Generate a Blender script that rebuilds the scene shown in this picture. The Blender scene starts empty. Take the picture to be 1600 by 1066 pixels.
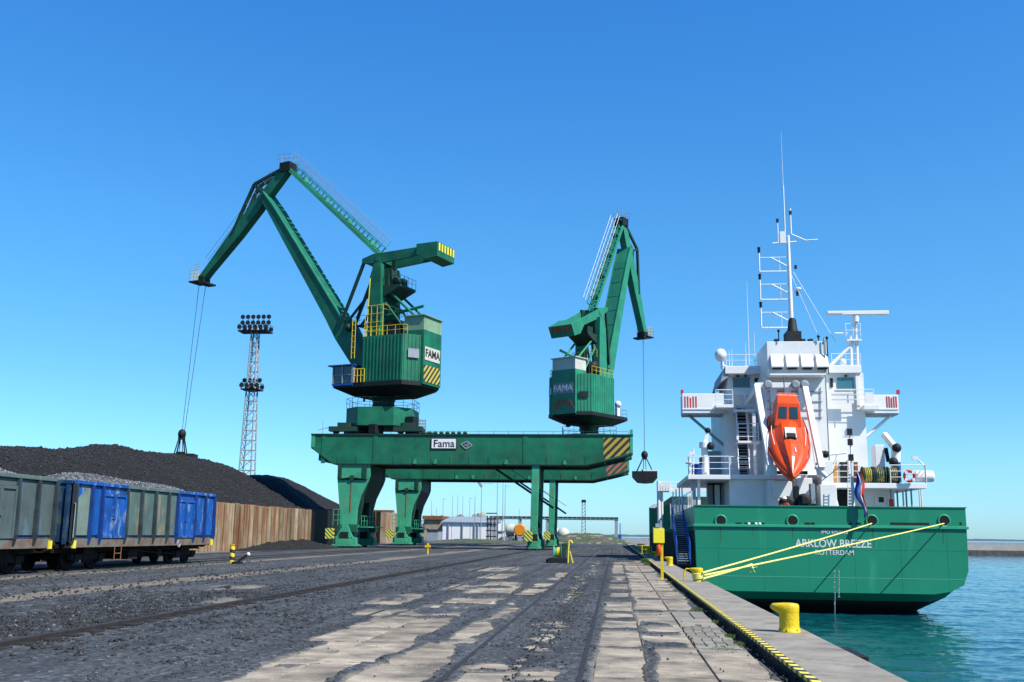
import bpy, math, random
import numpy as np
from mathutils import Vector, Matrix
random.seed(7); rng = np.random.default_rng(7)
scene = bpy.context.scene
C = scene.collection

# ------------------------------------------------------------------ camera, sky, sun
EYE = 1.55
PSI, TH, RHO = math.radians(5.81), math.radians(10.69), math.radians(0.7)
FWD = Vector((-math.sin(PSI)*math.cos(TH), math.cos(PSI)*math.cos(TH), math.sin(TH)))
_r0 = Vector((math.cos(PSI), math.sin(PSI), 0)); _u0 = _r0.cross(FWD)
RT = _r0*math.cos(RHO) + _u0*math.sin(RHO); UP = -_r0*math.sin(RHO) + _u0*math.cos(RHO)
cd = bpy.data.cameras.new('camera'); cam = bpy.data.objects.new('camera', cd); C.objects.link(cam)
cd.sensor_width = 36; cd.lens = 36.0; cd.clip_start = 0.1; cd.clip_end = 20000
m = Matrix((( RT.x, UP.x, -FWD.x, 0), (RT.y, UP.y, -FWD.y, 0), (RT.z, UP.z, -FWD.z, EYE), (0, 0, 0, 1)))
cam.matrix_world = m
scene.camera = cam

SUN_EL = math.radians(50); SUN_AZ = math.radians(124)      # clockwise from +Y
world = bpy.data.worlds.new('World'); scene.world = world; world.use_nodes = True
nt = world.node_tree; bg = nt.nodes['Background']
sky = nt.nodes.new('ShaderNodeTexSky'); sky.sky_type = 'NISHITA'; sky.sun_disc = False
sky.sun_elevation = SUN_EL; sky.sun_rotation = SUN_AZ
sky.air_density = 1.0; sky.dust_density = 0.3; sky.ozone_density = 2.2; sky.altitude = 0
hs = nt.nodes.new('ShaderNodeHueSaturation'); hs.inputs['Saturation'].default_value = 1.22
# clear polarised-blue air: a smooth tint by elevation over the physical sky
tcw = nt.nodes.new('ShaderNodeTexCoord'); sxz = nt.nodes.new('ShaderNodeSeparateXYZ'); rmp = nt.nodes.new('ShaderNodeValToRGB')
nt.links.new(tcw.outputs['Generated'], sxz.inputs[0]); nt.links.new(sxz.outputs[2], rmp.inputs[0])
cr_ = rmp.color_ramp; cr_.elements[0].position = 0; cr_.elements[0].color = (.27, .48, .79, 1); cr_.elements[1].position = .50; cr_.elements[1].color = (.27, .62, .84, 1)
for p_, c_ in ((.14, (.29, .51, .63)), (.29, (.32, .60, .72)), (.78, (.17, .42, .62)), (1.0, (.13, .34, .52))):
    e_ = cr_.elements.new(p_); e_.color = (*c_, 1)
tint = nt.nodes.new('ShaderNodeVectorMath'); tint.operation = 'MULTIPLY'; tint2 = nt.nodes.new('ShaderNodeVectorMath'); tint2.operation = 'SCALE'; tint2.inputs['Scale'].default_value = 2.2
nt.links.new(sky.outputs[0], hs.inputs['Color']); nt.links.new(hs.outputs[0], tint.inputs[0]); nt.links.new(rmp.outputs[0], tint.inputs[1])
nt.links.new(tint.outputs[0], tint2.inputs[0]); nt.links.new(tint2.outputs[0], bg.inputs[0])
bg.inputs[1].default_value = 0.077
sd = bpy.data.lights.new('sun', 'SUN'); sd.energy = 5.0; sd.angle = math.radians(0.5); sd.color = (1.0, 0.94, 0.84)
sun = bpy.data.objects.new('sun', sd); C.objects.link(sun)
S = Vector((math.sin(SUN_AZ)*math.cos(SUN_EL), math.cos(SUN_AZ)*math.cos(SUN_EL), math.sin(SUN_EL)))
sun.rotation_euler = S.to_track_quat('Z', 'Y').to_euler(); sun.location = (30, -30, 60)
scene.view_settings.view_transform = 'Standard'; scene.view_settings.look = 'None'
scene.view_settings.exposure = 0.7; scene.view_settings.gamma = 1.0
scene.view_settings.use_curve_mapping = False

# ------------------------------------------------------------------ helpers
def at(px, py, Y=None, X=None, Z=None):
    d = FWD*1600 + RT*(px-800) + UP*(533-py)
    if Y is not None: t = Y/d.y
    elif X is not None: t = X/d.x
    else: t = (Z-EYE)/d.z
    return Vector((0, 0, EYE)) + d*t

def tag(o, label=None, cat=None, group=None, kind=None):
    if label: o['label'] = label
    if cat: o['category'] = cat
    if group: o['group'] = group
    if kind: o['kind'] = kind
    return o

def empty(name, loc=(0, 0, 0), rz=0.0, label=None, cat=None, group=None):
    o = bpy.data.objects.new(name, None); C.objects.link(o)
    o.location = loc; o.rotation_euler = (0, 0, rz); o.empty_display_size = 0.3
    return tag(o, label, cat, group)

def copy_tree(o, parent=None):
    c = o.copy(); C.objects.link(c)
    if parent: c.parent = parent
    for ch in o.children: copy_tree(ch, c)
    return c

class MB:
    """collects shapes given in world (or the thing's local) coordinates"""
    def __init__(s): s.v = []; s.f = []; s.mi = []; s.sm = []; s.g = []
    def add(s, vs, fs, mi=0, smooth=False, new=True):
        gi = (s.g[-1] if s.g else -1) + (1 if new or not s.g else 0); s.g += [gi]*len(fs)
        n = len(s.v); s.v += [tuple(v) for v in vs]; s.f += [tuple(i+n for i in f) for f in fs]
        s.mi += [mi]*len(fs); s.sm += [smooth]*len(fs); return s
    def box(s, x0, y0, z0, x1, y1, z1, mi=0):
        x0, x1 = min(x0, x1), max(x0, x1); y0, y1 = min(y0, y1), max(y0, y1); z0, z1 = min(z0, z1), max(z0, z1)
        v = [(x0,y0,z0),(x1,y0,z0),(x1,y1,z0),(x0,y1,z0),(x0,y0,z1),(x1,y0,z1),(x1,y1,z1),(x0,y1,z1)]
        return s.add(v, [(0,3,2,1),(4,5,6,7),(0,1,5,4),(1,2,6,5),(2,3,7,6),(3,0,4,7)], mi)
    def beam(s, p, q, w, h, up=(0, 0, 1), mi=0, w2=None, h2=None):
        p, q = Vector(p), Vector(q); a = (q-p).normalized(); up = Vector(up)
        if abs(a.dot(up)) > 0.98: up = Vector((1, 0, 0)) if abs(a.x) < .9 else Vector((0, 1, 0))
        r = a.cross(up).normalized(); u = r.cross(a)
        w2 = w if w2 is None else w2; h2 = h if h2 is None else h2
        v = []
        for c, ww, hh in ((p, w, h), (q, w2, h2)):
            for i, j in ((-1,-1),(1,-1),(1,1),(-1,1)): v.append(c + r*(i*ww/2) + u*(j*hh/2))
        return s.add(v, [(3,2,1,0),(4,5,6,7),(0,1,5,4),(1,2,6,5),(2,3,7,6),(3,0,4,7)], mi)
    def tube(s, p, q, r, n=8, r2=None, mi=0, caps=True):
        p, q = Vector(p), Vector(q); a = (q-p).normalized()
        up = Vector((0, 0, 1)) if abs(a.z) < .95 else Vector((1, 0, 0))
        e = a.cross(up).normalized(); g = e.cross(a); r2 = r if r2 is None else r2
        v = []
        for c, rr in ((p, r), (q, r2)):
            for k in range(n):
                t = 2*math.pi*k/n; v.append(c + e*(rr*math.cos(t)) + g*(rr*math.sin(t)))
        s.add(v, [(k, (k+1) % n, n+(k+1) % n, n+k) for k in range(n)], mi, n > 5)
        if caps: s.add(v, [tuple(range(n))[::-1], tuple(range(n, 2*n))], mi, new=False)
        return s
    def path(s, pts, r, n=6, mi=0):
        for a, b in zip(pts[:-1], pts[1:]): s.tube(a, b, r, n, mi=mi)
        return s
    def prism(s, poly, ext, mi=0):
        ext = Vector(ext); n = len(poly); v = [Vector(p) for p in poly] + [Vector(p)+ext for p in poly]
        return s.add(v, [tuple(range(n))[::-1], tuple(range(n, 2*n))] + [(k, (k+1) % n, n+(k+1) % n, n+k) for k in range(n)], mi)
    def lathe(s, c, prof, n=20, mi=0, axis='Z'):
        v = []
        for r, h in prof:
            for k in range(n):
                t = 2*math.pi*k/n; a, b = r*math.cos(t), r*math.sin(t)
                v.append({'Z': (c[0]+a, c[1]+b, c[2]+h), 'X': (c[0]+h, c[1]+a, c[2]+b), 'Y': (c[0]+a, c[1]+h, c[2]+b)}[axis])
        f = [(i*n+k, i*n+(k+1) % n, (i+1)*n+(k+1) % n, (i+1)*n+k) for i in range(len(prof)-1) for k in range(n)]
        s.add(v, f, mi, True)
        return s.add(v, [tuple(range(n))[::-1], tuple(range((len(prof)-1)*n, len(prof)*n))], mi, new=False)
    def torus(s, c, R, r, axis='Y', n=24, k=8, mi=0):
        v = []
        for i in range(n):
            t = 2*math.pi*i/n
            for j in range(k):
                u = 2*math.pi*j/k; a = (R+r*math.cos(u)); h = r*math.sin(u)
                x, y = a*math.cos(t), a*math.sin(t)
                v.append({'Z': (c[0]+x, c[1]+y, c[2]+h), 'X': (c[0]+h, c[1]+x, c[2]+y), 'Y': (c[0]+x, c[1]+h, c[2]+y)}[axis])
        return s.add(v, [(i*k+j, i*k+(j+1) % k, ((i+1) % n)*k+(j+1) % k, ((i+1) % n)*k+j) for i in range(n) for j in range(k)], mi, True)
    def sphere(s, c, r, n=12, mi=0, sz=1.0):
        return s.lathe(c, [(r*math.sin(math.pi*i/8)+1e-4, -r*sz*math.cos(math.pi*i/8)) for i in range(9)], n, mi)
    def rail(s, pts, h=1.05, step=1.5, r=0.025, mids=2, mi=0):
        for a, b in zip(pts[:-1], pts[1:]):
            a, b = Vector(a), Vector(b); L = (b-a).length; n = max(1, round(L/step))
            for k in range(n+1):
                p = a.lerp(b, k/n); s.tube(p, p+Vector((0, 0, h)), r, 5, mi=mi)
            for j in range(1, mids+2):
                z = Vector((0, 0, h*j/(mids+1))); s.tube(a+z, b+z, r*(1 if j == mids+1 else .75), 5, mi=mi)
        return s
    def split(s, name, mats, parent=None, local=False, bevel=0.0):
        out = []
        for gi in range(s.g[-1]+1):
            idx = [i for i, q in enumerate(s.g) if q == gi]; used = sorted({v for i in idx for v in s.f[i]}); mp = {v: k for k, v in enumerate(used)}
            m = MB(); m.v = [s.v[v] for v in used]; m.f = [tuple(mp[v] for v in s.f[i]) for i in idx]; m.mi = [s.mi[i] for i in idx]; m.sm = [s.sm[i] for i in idx]; m.g = [0]*len(idx)
            out.append(m.build(name, mats, parent, local, bevel))
        return out
    def build(s, name, mats, parent=None, local=False, bevel=0.0, smooth=None):
        me = bpy.data.meshes.new(name)
        v = s.v
        if parent is not None and not local:
            mi = Matrix.LocRotScale(parent_loc(parent), None, None).inverted()
            v = [tuple(mi @ Vector(p)) for p in v]
        me.from_pydata(v, [], s.f)
        if not isinstance(mats, (list, tuple)): mats = [mats]
        for mm in mats: me.materials.append(mm)
        me.polygons.foreach_set('material_index', s.mi)
        me.polygons.foreach_set('use_smooth', s.sm)
        me.update()
        o = bpy.data.objects.new(name, me); C.objects.link(o)
        if parent is not None: o.parent = parent
        if bevel:
            b = o.modifiers.new('bevel', 'BEVEL'); b.width = bevel; b.segments = 2; b.limit_method = 'ANGLE'
        return o

def parent_loc(p):
    l = Vector((0, 0, 0))
    while p is not None: l += p.location; p = p.parent
    return l

def BX(mb, x0, y0, x1, y1, Y, d, mi=0):
    """box whose front face, at distance Y, spans a photo rectangle; d = depth behind it"""
    a = at((x0), (y0+y1)/2, Y=Y); b = at((x1), (y0+y1)/2, Y=Y)
    t = at((x0+x1)/2, y0, Y=Y); u = at((x0+x1)/2, y1, Y=Y)
    mb.box(a.x, Y, u.z, b.x, Y+d, t.z, mi); return mb

# numpy value noise
_perm = rng.random((256, 256))
def vnoise(x, y):
    xi = np.floor(x).astype(int); yi = np.floor(y).astype(int); fx = x-xi; fy = y-yi
    fx = fx*fx*(3-2*fx); fy = fy*fy*(3-2*fy)
    g = lambda i, j: _perm[i & 255, j & 255]
    return (g(xi, yi)*(1-fx)+g(xi+1, yi)*fx)*(1-fy) + (g(xi, yi+1)*(1-fx)+g(xi+1, yi+1)*fx)*fy
def fbm(x, y, o=4):
    a = 0; w = 1; t = 0
    for k in range(o): a = a + w*vnoise(x*2**k+17.3*k, y*2**k+5.1*k); t += w; w *= .5
    return a/t
def grid_mesh(name, xs, ys, zs, mat, parent=None, smooth=True):
    nx, ny = len(xs), len(ys); X, Y = np.meshgrid(xs, ys)
    v = np.stack([X, Y, zs], -1).reshape(-1, 3).astype(np.float32)
    i = (np.arange(ny-1)[:, None]*nx + np.arange(nx-1)[None]).ravel()
    f = np.stack([i, i+1, i+nx+1, i+nx], -1).astype(np.int32)
    me = bpy.data.meshes.new(name); me.vertices.add(len(v)); me.vertices.foreach_set('co', v.ravel())
    me.loops.add(f.size); me.loops.foreach_set('vertex_index', f.ravel())
    me.polygons.add(len(f)); me.polygons.foreach_set('loop_start', np.arange(0, f.size, 4)); me.polygons.foreach_set('loop_total', np.full(len(f), 4))
    me.polygons.foreach_set('use_smooth', np.full(len(f), smooth)); me.update(calc_edges=True); me.validate()
    me.materials.append(mat); o = bpy.data.objects.new(name, me); C.objects.link(o)
    if parent: o.parent = parent
    return o
def lumps(name, pos, size, mat, parent=None, nface=8):
    """many small angular stones as one mesh"""
    base = np.array([(1,0,0),(-1,0,0),(0,1,0),(0,-1,0),(0,0,1),(0,0,-1)], float)
    F = np.array([(0,2,4),(2,1,4),(1,3,4),(3,0,4),(2,0,5),(1,2,5),(3,1,5),(0,3,5)])
    n = len(pos); v = base[None]*(1+.55*(rng.random((n, 6, 3))-.5)) + .35*(rng.random((n, 6, 3))-.5)
    a = rng.random(n)*6.283; ca, sa = np.cos(a), np.sin(a)
    x = v[..., 0]*ca[:, None]-v[..., 1]*sa[:, None]; y = v[..., 0]*sa[:, None]+v[..., 1]*ca[:, None]
    v = np.stack([x, y, v[..., 2]*.7], -1)*size[:, None, None] + pos[:, None]
    f = (F[None]+6*np.arange(n)[:, None, None]).reshape(-1, 3).astype(np.int32)
    me = bpy.data.meshes.new(name); me.vertices.add(n*6); me.vertices.foreach_set('co', v.astype(np.float32).ravel())
    me.loops.add(f.size); me.loops.foreach_set('vertex_index', f.ravel())
    me.polygons.add(len(f)); me.polygons.foreach_set('loop_start', np.arange(0, f.size, 3)); me.polygons.foreach_set('loop_total', np.full(len(f), 3))
    me.update(calc_edges=True); me.materials.append(mat)
    o = bpy.data.objects.new(name, me); C.objects.link(o)
    if parent: o.parent = parent
    return o
def text(name, s, size, loc, rot, mat, parent=None, ext=0.01, xs=1.0, align='CENTER', bold=0.0):
    cu = bpy.data.curves.new(name, 'FONT'); cu.body = s; cu.size = size; cu.align_x = align; cu.align_y = 'CENTER'
    cu.extrude = ext; cu.offset = bold
    t = bpy.data.objects.new(name, cu); C.objects.link(t)
    bpy.context.view_layer.update()
    me = bpy.data.meshes.new_from_object(t.evaluated_get(bpy.context.evaluated_depsgraph_get()))
    bpy.data.objects.remove(t); me.materials.clear(); me.materials.append(mat); me.name = name
    M = Matrix.LocRotScale(Vector(loc), rot.to_quaternion() if isinstance(rot, Matrix) else rot, Vector((xs, 1, 1)))
    if parent is not None and not getattr(text, 'local', False): M = Matrix.Translation(-parent_loc(parent)) @ M
    me.transform(M); o = bpy.data.objects.new(name, me); C.objects.link(o)
    if parent is not None: o.parent = parent
    return o
from mathutils import Euler
ROT_FRONT = Euler((math.pi/2, 0, 0)).to_quaternion()     # reads from -Y

# ------------------------------------------------------------------ materials
MATS = {}
def N(nt, t, **k):
    n = nt.nodes.new(t)
    for a, b in k.items():
        if a in n.inputs: n.inputs[a].default_value = b
        else: setattr(n, a, b)
    return n
def paint(name, col, rough=.5, var=.25, scale=1.2, col2=None, c2amt=(.58, .72), c2scale=1.5, metal=0, bump=.0, bscale=30, stretch=(1, 1, 1), coord='Object', spec=.32, streak=None):
    col = tuple(c*.82 for c in col); col2 = tuple(c*.82 for c in col2) if col2 else None
    m = bpy.data.materials.new(name); m.use_nodes = True; nt = m.node_tree; L = nt.links; b = nt.nodes['Principled BSDF']
    tc = N(nt, 'ShaderNodeTexCoord'); mp = N(nt, 'ShaderNodeMapping'); mp.inputs['Scale'].default_value = stretch
    L.new(tc.outputs[coord], mp.inputs[0])
    n1 = N(nt, 'ShaderNodeTexNoise', Scale=scale, Detail=6.0, Roughness=.6); L.new(mp.outputs[0], n1.inputs[0])
    mr = N(nt, 'ShaderNodeMapRange'); mr.inputs[1].default_value = .3; mr.inputs[2].default_value = .7
    mr.inputs[3].default_value = 1-var; mr.inputs[4].default_value = 1+var*.5; L.new(n1.outputs[0], mr.inputs[0])
    mul = N(nt, 'ShaderNodeVectorMath', operation='SCALE'); mul.inputs[0].default_value = col
    L.new(mr.outputs[0], mul.inputs['Scale']); out = mul.outputs[0]
    if col2:
        n2 = N(nt, 'ShaderNodeTexNoise', Scale=c2scale, Detail=8.0, Roughness=.65)
        if streak:
            mp2 = N(nt, 'ShaderNodeMapping'); mp2.inputs['Scale'].default_value = streak; L.new(tc.outputs[coord], mp2.inputs[0]); L.new(mp2.outputs[0], n2.inputs[0])
        else: L.new(mp.outputs[0], n2.inputs[0])
        r = N(nt, 'ShaderNodeMapRange'); r.inputs[1].default_value = c2amt[0]; r.inputs[2].default_value = c2amt[1]; L.new(n2.outputs[0], r.inputs[0])
        mx = N(nt, 'ShaderNodeMix', data_type='RGBA'); L.new(r.outputs[0], mx.inputs[0]); L.new(out, mx.inputs[6]); mx.inputs[7].default_value = (*col2, 1); out = mx.outputs[2]
    L.new(out, b.inputs['Base Color']); b.inputs['Roughness'].default_value = rough; b.inputs['Metallic'].default_value = metal
    b.inputs['Specular IOR Level'].default_value = spec
    if bump:
        n3 = N(nt, 'ShaderNodeTexNoise', Scale=bscale, Detail=5.0); L.new(tc.outputs[coord], n3.inputs[0])
        bp = N(nt, 'ShaderNodeBump', Strength=bump, Distance=.05); L.new(n3.outputs[0], bp.inputs['Height']); L.new(bp.outputs[0], b.inputs['Normal'])
    MATS[name] = m; return m
def stripes(name, ca, cb, freq, vec=(1, 0, 1), rough=.5):
    m = bpy.data.materials.new(name); m.use_nodes = True; nt = m.node_tree; L = nt.links; b = nt.nodes['Principled BSDF']
    tc = N(nt, 'ShaderNodeTexCoord'); d = N(nt, 'ShaderNodeVectorMath', operation='DOT_PRODUCT'); d.inputs[1].default_value = vec
    L.new(tc.outputs['Object'], d.inputs[0])
    nz = N(nt, 'ShaderNodeTexNoise', Scale=6.0, Detail=4.0); L.new(tc.outputs['Object'], nz.inputs[0])
    ad = N(nt, 'ShaderNodeMath', operation='MULTIPLY_ADD'); L.new(nz.outputs[0], ad.inputs[0]); ad.inputs[1].default_value = .12/freq; L.new(d.outputs['Value'], ad.inputs[2])
    mu = N(nt, 'ShaderNodeMath', operation='MULTIPLY'); L.new(ad.outputs[0], mu.inputs[0]); mu.inputs[1].default_value = freq
    fr = N(nt, 'ShaderNodeMath', operation='FRACT'); L.new(mu.outputs[0], fr.inputs[0])
    gt = N(nt, 'ShaderNodeMath', operation='GREATER_THAN'); L.new(fr.outputs[0], gt.inputs[0]); gt.inputs[1].default_value = .5
    mx = N(nt, 'ShaderNodeMix', data_type='RGBA'); L.new(gt.outputs[0], mx.inputs[0]); mx.inputs[6].default_value = (*ca, 1); mx.inputs[7].default_value = (*cb, 1)
    L.new(mx.outputs[2], b.inputs['Base Color']); b.inputs['Roughness'].default_value = rough; return m

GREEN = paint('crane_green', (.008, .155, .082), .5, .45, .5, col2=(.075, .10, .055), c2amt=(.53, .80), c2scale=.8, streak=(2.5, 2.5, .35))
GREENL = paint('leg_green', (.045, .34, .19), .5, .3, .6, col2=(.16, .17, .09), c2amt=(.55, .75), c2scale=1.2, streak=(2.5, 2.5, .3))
GREEND = paint('grimy_shaded_green', (.008, .055, .035), .6, .4, 1.5, col2=(.03, .025, .02), c2amt=(.5, .65), c2scale=1.5)  # grime, and painted shade on the leg webs
DARK = paint('dark_steel', (.012, .016, .018), .65, .4, 2, spec=.25)
SHIPG = paint('hull_green', (.014, .235, .132), .38, .12, .35, col2=(.03, .30, .18), c2amt=(.6, .75), c2scale=.6, streak=(1.2, 1.2, .2))
SIDEG = paint('side_hull_paint', (.03, .06, .06), .5, .4, .6, col2=(.14, .12, .09), c2amt=(.5, .7), c2scale=.5, streak=(1.2, 1.2, .2))
BOOT = paint('boot_top', (.018, .010, .010), .55, .5, .8, col2=(.05, .012, .012), c2amt=(.55, .7), c2scale=.7)
WHITE = paint('ship_white', (.80, .82, .81), .4, .08, .8, col2=(.55, .50, .42), c2amt=(.68, .82), c2scale=1.2, streak=(3, 3, .4))
WHITE2 = paint('clean_white', (.8, .8, .8), .4, .05, 1)
GREYP = paint('grey_paint', (.28, .33, .37), .5, .2, 1)
YEL = paint('yellow_paint', (.72, .52, .012), .45, .18, 3, col2=(.28, .17, .02), c2amt=(.62, .74), c2scale=6, bump=.25, bscale=25)
YEL2 = paint('pale_yellow', (.85, .72, .05), .5, .1, 3)
ORANGE = paint('lifeboat_orange', (.80, .080, .010), .32, .12, 1.5)
RED = paint('red_paint', (.55, .03, .02), .5, .2, 2)
BLUE = paint('wagon_blue', (.010, .095, .38), .5, .4, 1.2, col2=(.30, .38, .42), c2amt=(.54, .70), c2scale=1.8, streak=(1, 1.6, .7))
BLUEN = paint('plain_blue', (.01, .08, .38), .5, .2, 2)
WGREY = paint('wagon_grey_green', (.09, .15, .14), .6, .3, 1.0, col2=(.26, .21, .13), c2amt=(.52, .66), c2scale=1.5, streak=(1, 1.6, .6))
WMIX = paint('wagon_mixed', (.20, .27, .22), .6, .3, 1.0, col2=(.008, .085, .42), c2amt=(.48, .53), c2scale=.9)
WSILL = paint('wagon_sill_rust', (.19, .13, .10), .8, .4, 2, col2=(.13, .17, .15), c2amt=(.5, .6), c2scale=2)
UNDER = paint('undercarriage', (.018, .013, .011), .8, .5, 3, spec=.2, col2=(.07, .04, .03), c2amt=(.6, .75), c2scale=4)
RUSTW = paint('rusty_wall', (.37, .32, .24), .85, .35, .8, col2=(.30, .12, .045), c2amt=(.50, .66), c2scale=.5, streak=(1.6, 1.6, .28), bump=.3, bscale=6)
CONC = paint('concrete', (.295, .275, .235), .85, .3, 1.4, col2=(.13, .12, .11), c2amt=(.52, .74), c2scale=2.2, spec=.2, bump=.25, bscale=40)
CONCL = paint('pale_concrete', (.42, .40, .36), .9, .2, .3)
SLAB = paint('slab_concrete', (.37, .325, .255), .9, .4, 1.6, col2=(.07, .067, .065), c2amt=(.42, .72), c2scale=1.3, spec=.2, bump=.35, bscale=35)
SLABG = paint('slab_grey', (.25, .235, .20), .9, .3, 2, spec=.2, col2=(.10, .10, .10), c2amt=(.6, .72), c2scale=4, bump=.35, bscale=35)
RAILM = paint('rail_steel', (.035, .028, .024), .6, .4, 4)
GALV = paint('galvanised', (.36, .38, .40), .5, .15, 2, metal=.3)
ROPE = paint('rope_yellow', (.78, .74, .22), .8, .2, 8)
CABLE = paint('wire_rope', (.09, .10, .12), .5, .2, 2)
GLASS = paint('window_glass', (.02, .05, .06), .08, .1, 1, spec=.8)
GLASSC = paint('cyan_window', (.05, .17, .20), .1, .1, 1, spec=.8)
RUSTP = paint('rust', (.22, .09, .04), .8, .4, 3)
LAMPM = paint('lamp_glass', (.25, .28, .3), .2, .2, 3)
HAZ = stripes('hazard_stripes', (.36, .27, .03), (.02, .02, .02), 1.25, (-1, 0, 1))
HAZR = stripes('hazard_stripes_orange', (.36, .11, .05), (.02, .06, .05), 1.25, (-1, 0, 1))

def coal_material(name, base=.035, sp=.10, scale=9, blue=1.0, dist=.12):
    m = bpy.data.materials.new(name); m.use_nodes = True; nt = m.node_tree; L = nt.links; b = nt.nodes['Principled BSDF']
    tc = N(nt, 'ShaderNodeTexCoord')
    v = N(nt, 'ShaderNodeTexVoronoi', Scale=scale*1.0); L.new(tc.outputs['Object'], v.inputs[0])
    n = N(nt, 'ShaderNodeTexNoise', Scale=.35, Detail=8.0, Roughness=.7); L.new(tc.outputs['Object'], n.inputs[0])
    r = N(nt, 'ShaderNodeValToRGB'); cr = r.color_ramp
    cr.elements[0].position = 0; cr.elements[0].color = (base*.5, base*.53, base*.58, 1)
    cr.elements[1].position = .8; cr.elements[1].color = (base*1.3, base*1.36, base*1.45*blue, 1)
    e = cr.elements.new(.97); e.color = (sp, sp*1.02, sp*1.06, 1)  # palest cells paint glints on the coal
    L.new(v.outputs['Color'], r.inputs[0])
    mr = N(nt, 'ShaderNodeMapRange'); mr.inputs[1].default_value = .35; mr.inputs[2].default_value = .65; mr.inputs[3].default_value = .7; mr.inputs[4].default_value = 1.35
    L.new(n.outputs[0], mr.inputs[0]); sc = N(nt, 'ShaderNodeVectorMath', operation='SCALE'); L.new(r.outputs[0], sc.inputs[0]); L.new(mr.outputs[0], sc.inputs['Scale'])
    L.new(sc.outputs[0], b.inputs['Base Color']); b.inputs['Roughness'].default_value = .8; b.inputs['Specular IOR Level'].default_value = .25
    bp = N(nt, 'ShaderNodeBump', Strength=.9, Distance=dist); 
    n2 = N(nt, 'ShaderNodeTexNoise', Scale=scale*.5, Detail=7.0, Roughness=.75); L.new(tc.outputs['Object'], n2.inputs[0])
    ad = N(nt, 'ShaderNodeMath', operation='ADD'); L.new(v.outputs['Distance'], ad.inputs[0]); L.new(n2.outputs[0], ad.inputs[1])
    L.new(ad.outputs[0], bp.inputs['Height']); L.new(bp.outputs[0], b.inputs['Normal'])
    return m
COAL = coal_material('coal', .010, .04, 9, dist=.10)
COALF = coal_material('coal_near', .06, .22, 14, dist=.06)
LUMP = paint('coal_lumps', (.028, .029, .031), .7, .6, 6, spec=.3)
STONE = paint('pale_stones', (.15, .155, .16), .8, .5, 9)

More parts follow.
